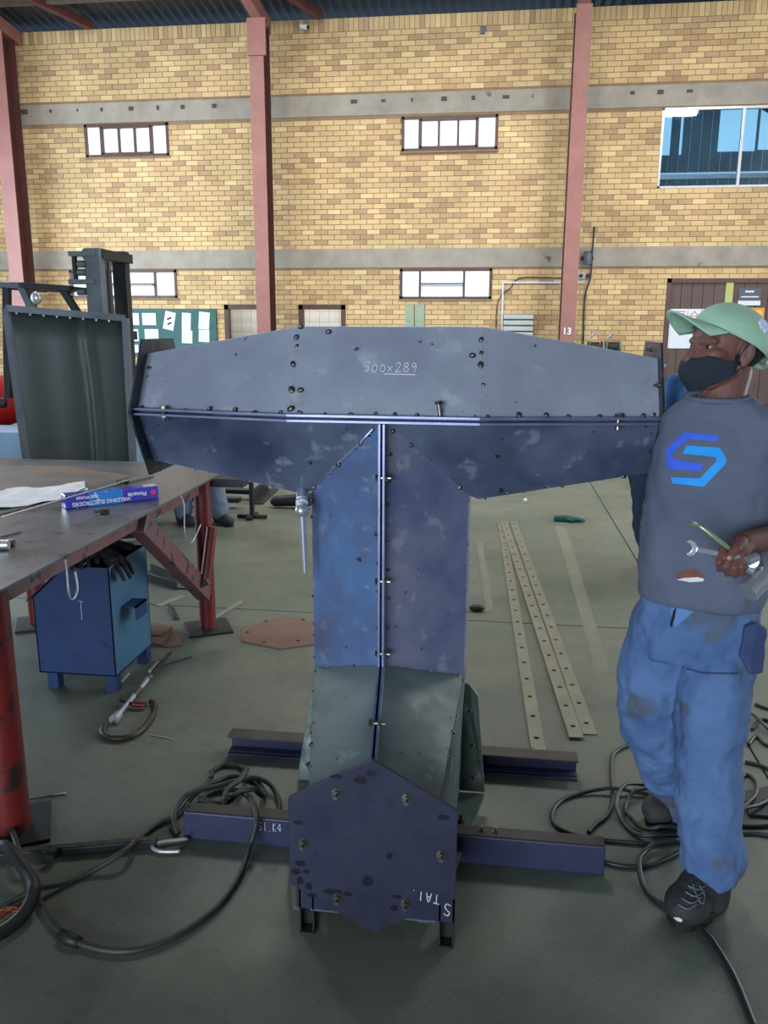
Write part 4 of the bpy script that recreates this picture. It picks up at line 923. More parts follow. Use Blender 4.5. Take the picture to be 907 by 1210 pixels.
# cut plates on the floor
def floor_plate(poly, z, th, m, name, label, cat, holes=()):
    pts = [onZ(px, py, z+th) for px, py in poly]
    if holes:
        t = thing(name, label, cat, V((sum(p.x for p in pts)/len(pts), sum(p.y for p in pts)/len(pts), z)))
        MB().prism([V((p.x, p.y, z)) for p in pts], (0, 0, th)).build('plate', m, t, bevel=.001)
        for hx, hy in holes: c = onZ(hx, hy, z+th); MB().cyl((c.x, c.y, z+th), (c.x, c.y, z+th+.0006), .011, n=12).build('bolt_hole', M_DARK, t)
        return t
    return tag(MB().prism([V((p.x, p.y, z)) for p in pts], (0, 0, th)).build(name, m, None, bevel=.001), label, cat)
floor_plate([(286, 742), (333, 727), (372, 735), (392, 748), (378, 760), (331, 766), (285, 757)], 0, .008, M_BROWNP, 'hexagonal_plate', 'brown hexagonal cut plate with bolt holes on the floor left of the stem', 'plate', ((314, 734), (292, 747), (312, 759), (352, 757), (358, 726+6)))
floor_plate([(172, 762), (197, 764), (214, 762), (214, 747), (199, 746)], 0, .006, M_BROWNP, 'cut_plate', 'brown squarish cut plate, the lower right of the stack behind the bin', 'plate')
floor_plate([(160, 755), (192, 762), (204, 742), (160, 745)], .0065, .006, M_BROWNP, 'cut_plate', 'brown cut plate in the middle of the stack behind the bin', 'plate')
floor_plate([(160, 750), (190, 750), (204, 740), (178, 735), (160, 735)], .013, .006, M_BROWNP, 'cut_plate', 'brown cut plate on top of the stack behind the bin', 'plate')
def flat(pa, pb, wd, th, m, label, name='flat_bar', z=0, cat='bar'):
    a = onZ(*pa, z); b = onZ(*pb, z)
    return tag(MB().bar(V((a.x, a.y, z+th/2)), V((b.x, b.y, z+th/2)), wd, th).build(name, m, None, bevel=.0008), label, cat)
flat((222, 750), (286, 711), .035, .006, M_STRIPB, 'pale flat bar on the floor behind the far table leg')
flat((187, 716), (217, 704), .045, .004, M_STRIPB, 'pale flat offcut on the floor right of the blue bin')
flat((203, 751), (213, 735), .0, .0, M_STRIPB, '') if False else None
def angle_iron(pa, pb, label, s_=.05):
    a = onZ(*pa); b = onZ(*pb); d = (b-a).normalized(); n_ = V((-d.y, d.x, 0)); t = thing('angle_iron', label, 'angle iron', (a+b)/2)
    MB().bar(a+V((0, 0, s_/2)), b+V((0, 0, s_/2)), .005, s_).build('upright_leg', M_DKMACH, t); MB().bar(a+n_*s_/2+V((0, 0, .003)), b+n_*s_/2+V((0, 0, .003)), s_, .005).build('flat_leg', M_DKMACH, t)
angle_iron((168, 685), (209, 697), 'dark angle iron offcut on the floor, nearer of two'); angle_iron((178, 674), (219, 690), 'dark angle iron offcut on the floor, farther of two')
angle_iron((199, 718), (206, 733), 'short punched angle bracket lying behind the bin', .03)
c = onZ(215, 696); tag(MB().cyl(c+V((-.03, 0, .012)), c+V((.08, .02, .012)), .011, n=12).build('loose_pin', M_STEELB, None, smooth='auto'), 'small steel pin lying at the end of the angle irons', 'pin')
# torque wrench and G clamp on the floor
a = onZ(137, 848, .02); b = onZ(200, 772, .02); t = thing('torque_wrench', 'long chrome torque wrench lying on the floor beside the bin', 'wrench', (a.x, a.y, 0)); d = b-a
MB().cyl(a-d*.03, a+d*.04, .022, .019, 16).build('socket', M_CHROME, t, smooth='auto'); MB().cyl(a+d*.03, a+d*.55, .011, n=12).build('shaft', M_CHROME, t, smooth='auto'); MB().cyl(a+d*.30, a+d*.40, .014, n=12).build('collar', M_STEELB, t, smooth='auto'); MB().cyl(a+d*.55, a+d*.60, .016, n=12).build('collar', M_STEELB, t, smooth='auto'); MB().cyl(a+d*.6, b, .011, .009, 12).build('grip', M_BLACK, t, smooth='auto'); MB().cyl(b-d*.01, b+d*.02, .012, n=10).build('end_cap', M_STEELB, t, smooth='auto')
t = thing('g_clamp', 'rusty G clamp with a red grip lying on the floor by the torque wrench', 'clamp', onZ(160, 855))
pts = [onZ(*q, .014) for q in ((124, 858), (121, 866), (132, 872), (152, 871), (168, 862), (180, 846), (183, 833), (178, 829))]
MB().tube(spline(pts, 6), .013, 8).build('frame', M_STEELB if False else mat('old_brown_steel', (74, 66, 56), (50, 46, 42), .5, metal=.5, scale=12), t, True)
MB().cyl(onZ(157, 832, .02), onZ(172, 833, .02), .013, n=12).build('grip', M_RED, t, smooth='auto'); MB().cyl(onZ(142, 828, .02), onZ(157, 832, .02), .008, n=10).build('screw', M_DKMACH, t, smooth='auto')
def rod(pa, pb, r, m, label, name='steel_rod', cat='rod', z=0):
    a = onZ(*pa, r+z); b = onZ(*pb, r+z); return tag(MB().cyl(a, b, r, n=8).build(name, m, None, smooth='auto'), label, cat)
rod((190, 787), (226, 776), .003, M_BLACK, 'thin dark rod on the floor right of the torque wrench'); rod((177, 793), (187, 783), .009, M_CHROME, 'short bright pin on the floor between bin and torque wrench', 'loose_pin', 'pin')
rod((0, 947), (78, 937), .004, M_CHROME, 'thin bright rod on the floor passing behind the near red leg'); rod((143, 806), (152, 796), .006, M_CHROME, 'short bright stub on the floor at the corner of the bin', 'loose_pin', 'pin')
rod((177, 868), (205, 873), .003, M_ALU, 'thin bright wire on the floor right of the G clamp', 'wire', 'wire'); rod((496+540-540, 0), (497, 1), .001, M_ALU, '') if False else None
# hand tool (steel bar with loop handle) front left
a = onZ(-12, 1018); b = onZ(186, 1000); t = thing('pry_bar', 'long dark steel bar with a loop handle on the floor at the left', 'bar', (a+b)/2); d = b-a
MB().bar(a+V((0, 0, .016)), b+V((0, 0, .016)), .03, .03).build('bar', M_DKMACH, t, bevel=.003); MB().bar(a+V((0, 0, .0325)), b+V((0, 0, .0325)), .02, .002).build('worn_top', M_STEELB, t)
MB().tube(spline([onZ(213, 1006, .01), onZ(190, 1006, .01), onZ(180, 1001, .012), onZ(192, 995, .012), onZ(222, 991, .01)], 6), .006, 8).build('loop', M_ALU, t, True)
MB().box(onZ(62, 1008, .03), (.03, .03, .03)).build('clamp_block', M_DKMACH, t)
# hoses
LAID = []
def hose(pts, r, m, label, name='cable', cat='cable', n=8, seg=8):
    out = []
    for p in pts: out.append(onZ(p[0], p[1], p[2] if len(p) > 2 else r))
    out = spline(out, seg); lift = [0.0]*len(out)
    for i, p in enumerate(out):
        for q, r2 in LAID:
            d = math.hypot(p.x-q.x, p.y-q.y)
            if d < r+r2+.012: lift[i] = max(lift[i], q.z+r+r2+.0005-p.z)
    for _ in range(14): lift = [max(lift[i], .5*(lift[max(i-1, 0)]+lift[min(i+1, len(lift)-1)])) for i in range(len(lift))]
    for i, p in enumerate(out): p.z += max(0, lift[i])
    for q in out: LAID.append((q.copy(), r))
    seg = 1
    return tag(MB().tube(spline(out, seg), r, n).build(name, m, None, True), label, cat)
hz = hose([(-14, 880, .05), (3, 950, .012), (17, 990, .045), (25, 1015, .046), (33, 1035, .014), (55, 1080, .012), (85, 1110, .012), (140, 1124, .012), (195, 1112, .012), (250, 1078, .012), (280, 1040, .012), (295, 1000, .035), (303, 965, .112), (292, 940, .06), (268, 933, .015), (243, 940, .012), (232, 956, .012)], .0095, M_CABLE, 'grey rubber hose looping across the front left floor up onto the beam', 'rubber_hose', 'hose')
t = MB().tube([onZ(72, 1104, .013), onZ(82, 1109, .014), onZ(94, 1114, .013)], [.016, .018, .015], 8).build('tape_joint', M_BLACK, hz, True)
hose([(-5, 1075), (50, 1056), (100, 1034), (150, 1004, .05), (165, 990, .012), (190, 972), (207, 966), (222, 952), (250, 930), (272, 918), (300, 922), (312, 940), (300, 955), (270, 957), (235, 950)], .010, M_CABLE, 'grey hose running from the left edge to the coil behind the front beam', 'rubber_hose', 'hose')
hose([(210, 985), (206, 970), (216, 955), (232, 948), (270, 935), (300, 925), (322, 935), (330, 950), (326, 968)], .0095, M_CABLE, 'looped grey hose rising behind the left end of the front beam', 'rubber_hose', 'hose')
hose([(250, 930), (249, 915), (262, 905), (282, 905), (292, 915), (285, 935), (270, 948), (266, 968)], .0095, M_CABLE, 'topmost small loop of grey hose behind the front beam', 'rubber_hose', 'hose')
hose([(-20, 1005, .02), (10, 1022, .022), (36, 1050, .022), (40, 1070, .022), (20, 1090, .022), (-20, 1115, .022)], .020, M_BLACK, 'thick black cable bending at the lower left edge', 'thick_cable', 'cable')
mb = MB()
for k in range(26):
    a = onZ(-8+random.uniform(-3, 3), 1086+random.uniform(-6, 7), .012+random.random()*.02); b = onZ(27+random.uniform(-8, 3), 1070+random.uniform(-4, 8), .006+random.random()*.02)
    mb.tube(spline([a, a.lerp(b, .4)+V((0, 0, random.uniform(0, .015))), b], 3), .0012, 4)
cs = mb.build('copper_strands', M_COPPER, None); tag(cs, 'bundle of bare copper strands at the lower left edge', 'wire', kind='stuff')
# welding cables round the man's feet
hose([(749, 878), (725, 890), (722, 915), (724, 940), (718, 962), (703, 975), (695, 984)], .0075, M_CABLEB, 'black cable running from behind the jeans down to the big loop')
hose([(828, 975), (790, 945), (750, 938), (700, 936), (665, 945), (652, 962), (660, 978), (690, 989), (730, 994), (775, 997), (810, 993)], .0075, M_CABLEB, 'black cable in one wide loop left of the man')
hose([(808, 930), (770, 928), (738, 936), (727, 955), (738, 975), (760, 990), (800, 992)], .0075, M_CABLEB, 'outer ring of the cable coil at the rear boot')
hose([(806, 936), (775, 935), (748, 942), (738, 956), (745, 972), (770, 985), (800, 986)], .0075, M_CABLEB, 'inner ring of the cable coil at the rear boot')
hose([(714, 1018), (735, 1023), (765, 1023), (790, 1014), (815, 1000)], .0075, M_CABLEB, 'black cable from the beam end to the front boot')
hose([(800, 998), (770, 1003), (755, 1018), (757, 1040), (770, 1060), (790, 1073), (830, 1100), (850, 1125), (870, 1160), (892, 1215)], .0085, M_CABLEB, 'black cable passing under the front boot to the bottom right corner')
for k, pts in enumerate(([(870, 955), (885, 950), (905, 955)], [(868, 935), (880, 915), (893, 925), (890, 945), (872, 962)], [(872, 975), (890, 976), (925, 974)], [(866, 986), (890, 984), (925, 990)], [(870, 968), (895, 957), (925, 935)], [(880, 900), (900, 905), (925, 918)], [(884, 880), (893, 870), (905, 880), (925, 884)], [(888, 862), (900, 850), (925, 858)], [(886, 845), (905, 862), (925, 872)], [(892, 832), (910, 838), (925, 836)])):
    hose(pts, .007, M_CABLE if k % 2 else M_CABLEB, ['cable strand level with the rear boot at the right edge', 'hooked cable loop just right of the front shin', 'upper of two nearly straight cables right of the front shin', 'lower of two nearly straight cables right of the front shin', 'cable rising to the right from the front shin', 'cable sloping down at the right edge above the hooked loop', 'wavy cable at the right edge at calf height', 'humped cable at the right edge at knee height', 'cable falling to the right edge below the jeans pocket', 'topmost cable of the heap at the right edge'][k])
o = floor_plate([(876, 935), (925, 925), (925, 965), (885, 962)], 0, .012, M_DKMACH, 'black_mat', 'dark plate under the cable heap at the right edge', 'plate')
# punched flat bars
def punched(pa, pb, wd, label, n, z=0):
    a = onZ(*pa, z+.006); b = onZ(*pb, z+.006); a.z = b.z = z+.003; d = (b-a); L2 = d.length; d.normalize(); s_ = V((-d.y, d.x, 0))
    t = thing('punched_bar', label, 'bar', V(((a.x+b.x)/2, (a.y+b.y)/2, z)), 'punched flat bars on the floor')
    hs = .0095; xs = [0]; rects = []
    for k in range(n):
        c = (k+.5)*L2/n; rects += [(xs[-1], c-hs)]; xs.append(c+hs)
    rects.append((xs[-1], L2)); mb = MB(); h = wd/2
    def q(u, v, zz): return a+d*u+s_*v+V((0, 0, zz))
    vs = [0]+[v for r in rects for v in r][1:-1]+[L2]
    def blk(u0, u1, v0, v1): mb.add([q(u0, v0, -.003), q(u1, v0, -.003), q(u1, v1, -.003), q(u0, v1, -.003), q(u0, v0, .003), q(u1, v0, .003), q(u1, v1, .003), q(u0, v1, .003)], [(0, 3, 2, 1), (4, 5, 6, 7), (0, 1, 5, 4), (1, 2, 6, 5), (2, 3, 7, 6), (3, 0, 4, 7)])
    blk(0, L2, -h, -hs); blk(0, L2, hs, h)
    for r in rects: blk(r[0], r[1], -hs, hs)
    bm_ = mb.build('bar', M_STRIPB, t)
    for k in range(n):
        c = (k+.5)*L2/n; MB().add([q(c-hs, -hs, -.0025), q(c+hs, -hs, -.0025), q(c+hs, hs, -.0025), q(c-hs, hs, -.0025)], [(0, 1, 2, 3)]).build('square_hole', M_DARK, t)
punched((636, 886), (592, 618), .058, 'punched flat bar, leftmost of three, lying beside the far beam', 20)
punched((681, 871), (595, 616), .06, 'punched flat bar, middle of three, crossing the leftmost at its far end', 20, .0065)
punched((697, 867), (606, 616), .06, 'punched flat bar, rightmost of three on the floor', 20)
glove(onZ(673, 616), .12, M_GGLOVE, 'dark green work glove lying on the floor beyond the flat bars', .2, 0, 1.05)
c = onZ(620, 594); tag(MB().cyl(c+V((-.01, 0, .02)), c+V((.02, 0, .03)), .018, n=8).build('plastic_nut', M_PAPER, None), 'tiny white plastic nut on the far floor right of the stem', 'nut')
MPL = mat('faded_floor_tape', (124, 124, 108), (104, 108, 92), .7, scale=6)
for pl, lb in (([(656, 622), (668, 622), (720, 790), (704, 795)], ''), ([(563, 640), (570, 640), (583, 722), (574, 722)], '')):
    pts = [onZ(*q, .0006) for q in pl]; MB().add(pts, [(0, 1, 2, 3)]).build('tape_line', MPL, fl)
c = onZ(563, 722); tag(MB().ell(c+V((0, 0, .02)), (.05, .03, .02)).build('dark_clip', M_DKMACH, None, True), 'small dark clip on the floor touching the stem outline', 'clip')
# jack stand and channel seen under the left arm of the hood
c = onZ(298, 612); t = thing('pipe_stand', 'dark slim stand with a cross foot beyond the table corner', 'stand', c)
MB().cyl(c+V((0, 0, .03)), c+V((0, 0, .35)), .022).build('post', M_DKMACH, t); MB().box(c+V((0, 0, .015)), (.26, .05, .03)).box(c+V((0, .0, .016)), (.05, .22, .03)).build('foot', M_DKMACH, t); MB().box(c+V((.0, 0, .36)), (.14, .08, .02)).build('head_plate', M_DKMACH, t)
a = onZ(296, 596); b = onZ(316, 578); t = thing('channel_offcut', 'dark channel lying on the floor beyond the table corner', 'channel', (a+b)/2); MB().bar(a+V((0, 0, .06)), b+V((0, 0, .06)), .02, .12).build('web', M_DKMACH, t)
MB().bar(a+V((.06, 0, .005)), b+V((.06, 0, .005)), .12, .01).build('flange', M_DKMACH, t)
c = onZ(345, 600); t = thing('grinder_tool', 'dark power tool on the floor under the left arm of the hood', 'grinder', c)
MB().cap(c+V((-.16, 0, .06)), c+V((.1, 0, .08)), .05, .06).build('body', M_BLACK, t, True); MB().cyl(c+V((.14, 0, .03)), c+V((.14, -.01, .14)), .05).build('head', M_DKMACH, t)
t = tag(MB().cyl(onZ(262, 598, .02), onZ(276, 597, .02), .02).build('white_tube', M_PAPER, None), 'short white tube on the floor by the far table leg', 'tube')

# ================================================================== BLACK SHEET SCREEN AND FORKLIFT
Ys = 5.6
sc = thing('sheet_screen', 'tall black sheet metal screen in a thin frame behind the table', 'screen', onY(80, 700, Ys)); sc.location.z = 0
tl, tr_ = onY(8, 364, Ys), onY(149, 376, Ys+.35); xl0 = onY(32, 541, Ys).x; xr0 = tr_.x-.02
gl_ = V((xl0+.03, Ys, .02)); gr_ = V((xr0, Ys+.35, .02))
nx, nz = 36, 8; mb = MB(); vs = []; fs = []
for j in range(nz+1):
    for i in range(nx+1):
        u = i/nx; v = j/nz; p = gl_.lerp(gr_, u).lerp(tl.lerp(tr_, u), v); ff = .004*math.sin(u*17)+.03*math.exp(-((u-.62-.06*math.sin(v*3))/.035)**2)
        vs.append(p+V((0, -ff, 0)))
for j in range(nz):
    for i in range(nx): a = j*(nx+1)+i; fs.append((a, a+1, a+nx+2, a+nx+1))
mb.add(vs, fs); o = mb.build('sheet', M_SHEET, sc, True); m_ = o.modifiers.new('t', 'SOLIDIFY'); m_.thickness = .003
for a, b in ((gl_, tl), (gr_, tr_), (tl, tr_), (gl_+V((0, 0, .1)), gr_+V((0, 0, .1)))): MB().bar(a+V((0, -.01, 0)), b+V((0, -.01, 0)), .045, .04, (0, 1, 0)).build('frame_bar', M_GREYM, sc)
for k in range(8): p = tl.lerp(tr_, .1+k*.11)+V((0, -.036, -.03)); MB().cyl(p, p+V((0, -.006, 0)), .008, n=8).build('rivet', M_ALU, sc)
fk = thing('forklift', 'red and black forklift standing behind the black sheet screen', 'forklift', (-3.9, 7.2, 0))
Yf = 7.0
def seg(p, q, wd, hd, m, name, up=(0, 0, 1), y=Yf, y2=None): MB().bar(onY(*p, y), onY(*q, y2 or y), wd, hd, up).build(name, m, fk, bevel=.004)
ml = onY(106, 293, Yf); mr = onY(139, 297, Yf+.75)
for (px0, px1, y, m) in ((98, 117, Yf, M_GREYM), (112, 119, Yf+.05, M_DKMACH), (131, 147, Yf+.6, M_DKMACH)):
    a = onY(px0, 293+ (4 if px0 > 125 else 0), y); b = onY(px1, 300, y); MB().bb((a.x, y, .05), (b.x, y+.10, a.z)).build('mast_channel', m, fk, bevel=.004)
a = onY(119, 296, Yf+.3); b = onY(131, 305, Yf+.3)
for z_ in (a.z-.05, a.z-.75, a.z-1.4): MB().bb((a.x-.05, Yf+.05, z_-.04), (b.x+.05, Yf+.65, z_+.04)).build('mast_crossbar', M_DKMACH, fk)
MB().cyl(V((a.x+.05, Yf+.3, .2)), V((a.x+.05, Yf+.3, a.z-.1)), .035).build('lift_cylinder', M_DKMACH, fk, smooth='auto'); MB().cyl(V((a.x+.02, Yf+.22, a.z-.1)), V((a.x+.10, Yf+.22, a.z-.1)), .08, n=18).build('chain_pulley', M_GREYM, fk, smooth='auto')
MB().bb((a.x+.08, Yf+.2, .3), (a.x+.10, Yf+.23, a.z-.1)).build('chain', M_DKMACH, fk)
for py in (300, 333): c = onY(92, py, Yf); MB().bb((c.x-.07, Yf-.04, c.z-.02), (c.x+.16, Yf+.06, c.z+.02)).build('carriage_bar', M_GREYM, fk)
c = onY(88, 300, Yf); d = onY(88, 333, Yf); MB().bb((c.x-.02, Yf-.02, d.z), (c.x+.01, Yf+.02, c.z)).build('carriage_upright', M_DKMACH, fk)
for py in (312, 322, 345): c = onY(96, py, Yf); MB().cyl(c+V((-.03, 0, 0)), c+V((.04, 0, 0)), .03, n=12).build('mast_roller', M_GREYM, fk)
# overhead guard
seg((-6, 337), (24, 337), .06, .05, M_GREYM, 'guard_rail'); seg((-4, 338), (26, 337), .07, .05, M_DKMACH, 'guard_rail', y=Yf+.7)
seg((26, 337), (84, 341), .07, .05, M_DKMACH, 'guard_rail'); seg((26, 338), (84, 344), .07, .05, M_DKMACH, 'guard_rail', y=Yf+.7)
for k in range(5): c0_ = onY(4+k*18, 339, Yf); MB().bb((c0_.x-.02, Yf, c0_.z-.02), (c0_.x+.02, Yf+.7, c0_.z+.01)).build('guard_bar', M_DKMACH, fk)
seg((25, 338), (38, 366), .06, .05, M_GREYM, 'guard_post', (0, 1, 0)); seg((74, 342), (92, 370), .06, .05, M_DKMACH, 'guard_post', (0, 1, 0)); seg((92, 370), (95, 470), .06, .05, M_DKMACH, 'guard_post', (0, 1, 0)); seg((8, 339), (10, 470), .06, .06, M_DKMACH, 'guard_post', (0, 1, 0))
c = onY(43, 352, Yf-.05); MB().ell(c, (.05, .04, .055)).build('work_lamp', M_ALU, fk, True)
c = onY(5, 462, Yf-.2)
MB().cap((c.x-.8, Yf+.4, .88), (c.x-.06, Yf+.35, 1.0), .30, .20, 20).build('engine_cover', M_REDB, fk, True); MB().bb((c.x-1.3, Yf-.1, .32), (c.x+.3, Yf+.85, .62)).build('chassis', M_DKMACH, fk, bevel=.06)
MB().bb((c.x+.1, Yf+.05, .62), (c.x+.5, Yf+.7, .95)).build('cowl', M_DKMACH, fk, bevel=.04); MB().bb((c.x-.7, Yf+.1, .9), (c.x-.2, Yf+.6, 1.0)).build('seat', M_BLACK, fk, bevel=.04)
for x in (c.x-.9, c.x+.42):
    for y in (Yf-.12, Yf+.72): MB().cyl((x, y, .27), (x, y+.16, .27), .27, n=28).build('wheel', M_BLACK, fk, smooth='auto')
for y in (Yf+.15, Yf+.55): MB().bb((ml.x+.15, y, .06), (ml.x+1.2, y+.1, .1)).build('fork', M_DKMACH, fk)
xa, xb = onY(-40, 520, 6.3).x, onY(160, 520, 6.3).x; zt_ = onY(80, 512, 6.3).z
tag(MB().bb((xa, 6.3, 0), (xb, 6.75, zt_)).build('pale_blue_box', mat('pale_blue_sheet', (150, 178, 204), (130, 160, 190), .4, scale=3), None, bevel=.01), 'long pale blue steel box standing behind the black sheet screen', 'box')
# ================================================================== PEOPLE
def remeshed(mb, name, m, parent, vox, it=4, local=False):
    o = mb.build(name, m, parent, True); r = o.modifiers.new('skin', 'REMESH'); r.mode = 'VOXEL'; r.voxel_size = vox; r.use_smooth_shade = True
    s_ = o.modifiers.new('smooth', 'SMOOTH'); s_.iterations = it; s_.factor = .5; return o
TEXN = {}
def wrinkle(o, size, strength, depth=1):
    if (size, depth) not in TEXN:
        t = bpy.data.textures.new('folds', 'CLOUDS'); t.noise_scale = size; t.noise_depth = depth; TEXN[(size, depth)] = t
    d = o.modifiers.new('folds', 'DISPLACE'); d.texture = TEXN[(size, depth)]; d.strength = strength; d.mid_level = .5; d.texture_coords = 'GLOBAL'
def ring_loft(mb, rings, yaw, n=28):   # rings: centre, half width, half depth
    t = V((math.cos(yaw), math.sin(yaw), 0)); f = V((-math.sin(yaw), math.cos(yaw), 0)); b = len(mb.v)
    for c, a_, b_r in rings:
        for k in range(n):
            an = 2*PI*k/n; ca, sa = math.cos(an), math.sin(an); e = .8
            mb.v.append(V(c)+t*a_*math.copysign(abs(ca)**e, ca)+f*b_r*math.copysign(abs(sa)**e, sa))
    for i in range(len(rings)-1):
        for k in range(n): mb.f.append((b+i*n+k, b+i*n+(k+1) % n, b+(i+1)*n+(k+1) % n, b+(i+1)*n+k)); mb.m.append(0)
    mb.f.append(tuple(b+k for k in reversed(range(n)))); mb.f.append(tuple(b+(len(rings)-1)*n+k for k in range(n))); mb.m += [0, 0]
class Frame:
    def __init__(s, o, f, u=(0, 0, 1)):
        s.o = V(o); s.f = V(f).normalized(); s.s = s.f.cross(V(u)).normalized(); s.u = s.s.cross(s.f).normalized()   # s = the person's own right
    def __call__(s, f, r, u): return s.o+s.f*f+s.s*r+s.u*u
    def rot(s): return Matrix((s.f, s.s, s.u)).transposed()
def add_head(mb, H, k=1.0):
    R3 = H.rot()
    e = lambda f, r, u, a, b, c: mb.ell(H(f*k, r*k, u*k), (a*k, b*k, c*k), R3, 20, 14)
    e(-.008, 0, .018, .096, .076, .078); e(.030, 0, -.045, .068, .062, .072); e(.052, 0, -.088, .040, .040, .032); e(.052, 0, .028, .038, .056, .042)
    for s_ in (-1, 1):
        e(.052, s_*.043, -.022, .033, .024, .020); mb.cap(H(.086*k, s_*.010*k, .012*k), H(.070*k, s_*.052*k, .012*k), .0105*k, .009*k)
        e(.092, s_*.014, -.043, .013, .010, .009); e(-.010, s_*.080, -.020, .020, .009, .033); e(-.020, s_*.088, -.012, .010, .008, .026); mb.cap(H(-.004*k, s_*.084*k, -.048*k), H(-.012*k, s_*.086*k, -.036*k), .008*k, .008*k)
        mb.cap(H(.075*k, s_*.020*k, .0045*k), H(.069*k, s_*.045*k, .003*k), .0075*k, .007*k); mb.cap(H(.074*k, s_*.020*k, -.0115*k), H(.068*k, s_*.045*k, -.012*k), .0078*k, .007*k)
        mb.cap(H(.0*k, s_*.056*k, -.062*k), H(.055*k, s_*.03*k, -.10*k), .018*k, .02*k)
    mb.cap(H(.086*k, 0, .006*k), H(.112*k, 0, -.038*k), .010*k, .0145*k); mb.cap(H(.082*k, -.018*k, -.068*k), H(.082*k, .018*k, -.068*k), .010*k, .010*k)
def eyes(H, parent, k=1.0):
    for s_ in (-1, 1):
        c = H(.0675*k, s_*.033*k, -.0035*k); MB().ell(c, (.0135*k,)*3, nu=14, nv=10).build('eye', M_EYEW, parent, True)
        MB().ell(c+H.f*.0105*k+H.s*(s_*.003), (.0062*k,)*3, nu=10, nv=8).build('iris', M_IRIS, parent, True)
def limb(mb, pts, rs):
    for i in range(len(pts)-1): mb.cap(pts[i], pts[i+1], rs[i], rs[i+1], 16)
def boot(root, ankle, toe, heel, m=M_BOOT, sc=1.0):
    toe = V(toe); heel = V(heel); d = (toe-heel); d.z = 0; L2 = d.length; d.normalize(); s_ = V((-d.y, d.x, 0)); mb = MB()
    R3 = Matrix((d, s_, V((0, 0, 1)))).transposed(); q = lambda u, v, z: heel+d*(u*L2)+s_*v*sc+V((0, 0, z*sc))
    mb.ell(q(.80, .002, .045), (.062*sc, .050*sc, .042*sc), R3); mb.ell(q(.55, 0, .058), (.085*sc, .044*sc, .048*sc), R3); mb.ell(q(.16, 0, .055), (.058*sc, .040*sc, .055*sc), R3)
    mb.cap(q(.40, 0, .07), V(ankle)+V((0, 0, .0)), .045*sc, .048*sc); mb.cap(V(ankle), V(ankle)+V((0, 0, .07)), .048*sc, .050*sc); mb.cap(q(.18, 0, .06), q(.22, 0, .12), .042*sc, .046*sc)
    b = remeshed(mb, 'boot', m, root, .006, 4)
    so = MB(); so.tube([q(.03, 0, .0), q(.03, 0, .001)], .01, 8); so = MB(); pts = []
    for k in range(24):
        a_ = 2*PI*k/24; u = .5+.53*math.cos(a_); w_ = .047*abs(math.sin(a_))**.75*(1.0 if u > .5 else .82); pts.append(q(u, math.copysign(w_, math.sin(a_)), .0))
    so.prism(pts, (0, 0, .022*sc)).build('sole', M_BLACK, root, bevel=.004)
    for k in range(4):
        u = .42+k*.065; z = .112-k*.011
        o = MB().tube(spline([q(u, -.028, z-.012), q(u+.02, 0, z+.004), q(u+.03, .028, z-.012)], 4), .0028, 6).build('lace', M_GREYM, b, True)
    return b

# ---- the man beside the hood
man = thing('person', 'man in slate T-shirt, jeans, mint cap and black mask standing beside the hood', 'person', (.62, 2.34, 0))
fyaw = -.36            # chest turned a little toward the hood
tv = V((math.cos(fyaw), math.sin(fyaw), 0)); fv = V((math.sin(fyaw), -math.cos(fyaw), 0))
hem, nk = onY(830, 706, 2.36), onY(847, 474, 2.37)
shc = onY(851, 492, 2.39)
shL = shc+tv*.175+V((0, 0, -.01)); shR = shc-tv*.165+V((0, .02, -.01))
wrL = onY(879, 641, 2.12); elL = V((shL.x+.075, shL.y-.03, 1.115))
shR = V((max(shR.x, .565), 2.46, shR.z-.01)); elR = V((.590, 2.64, 1.19)); wrR = V((.565, 2.82, 1.32))
hipL, knL, anL = onY(852, 748, 2.37), onY(836, 880, 2.29), onY(838, 1044, 2.205)
hipR, knR, anR = onY(792, 748, 2.41), onY(775, 852, 2.48), onY(798, 957, 2.62)
pel = (hipL+hipR)/2+V((0, 0, .06))
Hm = Frame(onY(856, 409, 2.375), (-.94, -.36, .03))
mb = MB(); add_head(mb, Hm, .98)
limb(mb, [nk+V((0, .0, -.03)), Hm(-.028, 0, -.07)], [.064, .056]); mb.cap(nk+fv*.02+V((-.03, 0, -.01)), Hm(.0, -.045, -.07), .02, .016)
ring_loft(mb, [(pel+V((0, 0, -.10)), .15, .10), (pel, .155, .105), (pel.lerp(shc, .4), .145, .10), (pel.lerp(shc, .8), .165, .11), (shc+V((0, 0, .0)), .15, .085), (nk, .075, .06)], fyaw)
limb(mb, [shL, elL, wrL], [.055, .043, .029]); limb(mb, [shR, elR, wrR], [.055, .043, .029])
limb(mb, [hipL, knL, anL], [.085, .06, .04]); limb(mb, [hipR, knR, anR], [.085, .06, .04])
# left hand, closed on the tools
hc = onY(866, 652, 2.085)
mb.cap(wrL, onY(872, 650, 2.095), .029, .028); mb.ell(onY(868, 651, 2.085), (.030, .022, .034), Matrix.Rotation(.5, 3, 'Y'))
mb.cap(onY(875, 640, 2.08), onY(869, 649, 2.05), .017, .013); mb.cap(onY(869, 649, 2.05), onY(861, 658, 2.04), .0125, .0105)
for k, (x, y, L2) in enumerate(((850, 659, 0), (859, 664, 0), (868, 666, 0), (877, 664, 0))):
    p0 = onY(x+3, y-9, 2.062+.006*k); p1 = onY(x-1, y+5, 2.038+.006*k); p2 = onY(x, y+14, 2.058+.006*k); p3 = onY(x+3, y+8, 2.085+.006*k); r = (.0088, .0092, .0090, .0080)[k]
    limb(mb, [p0, p1, p2, p3], [r*1.06, r, r*.94, r*.85])
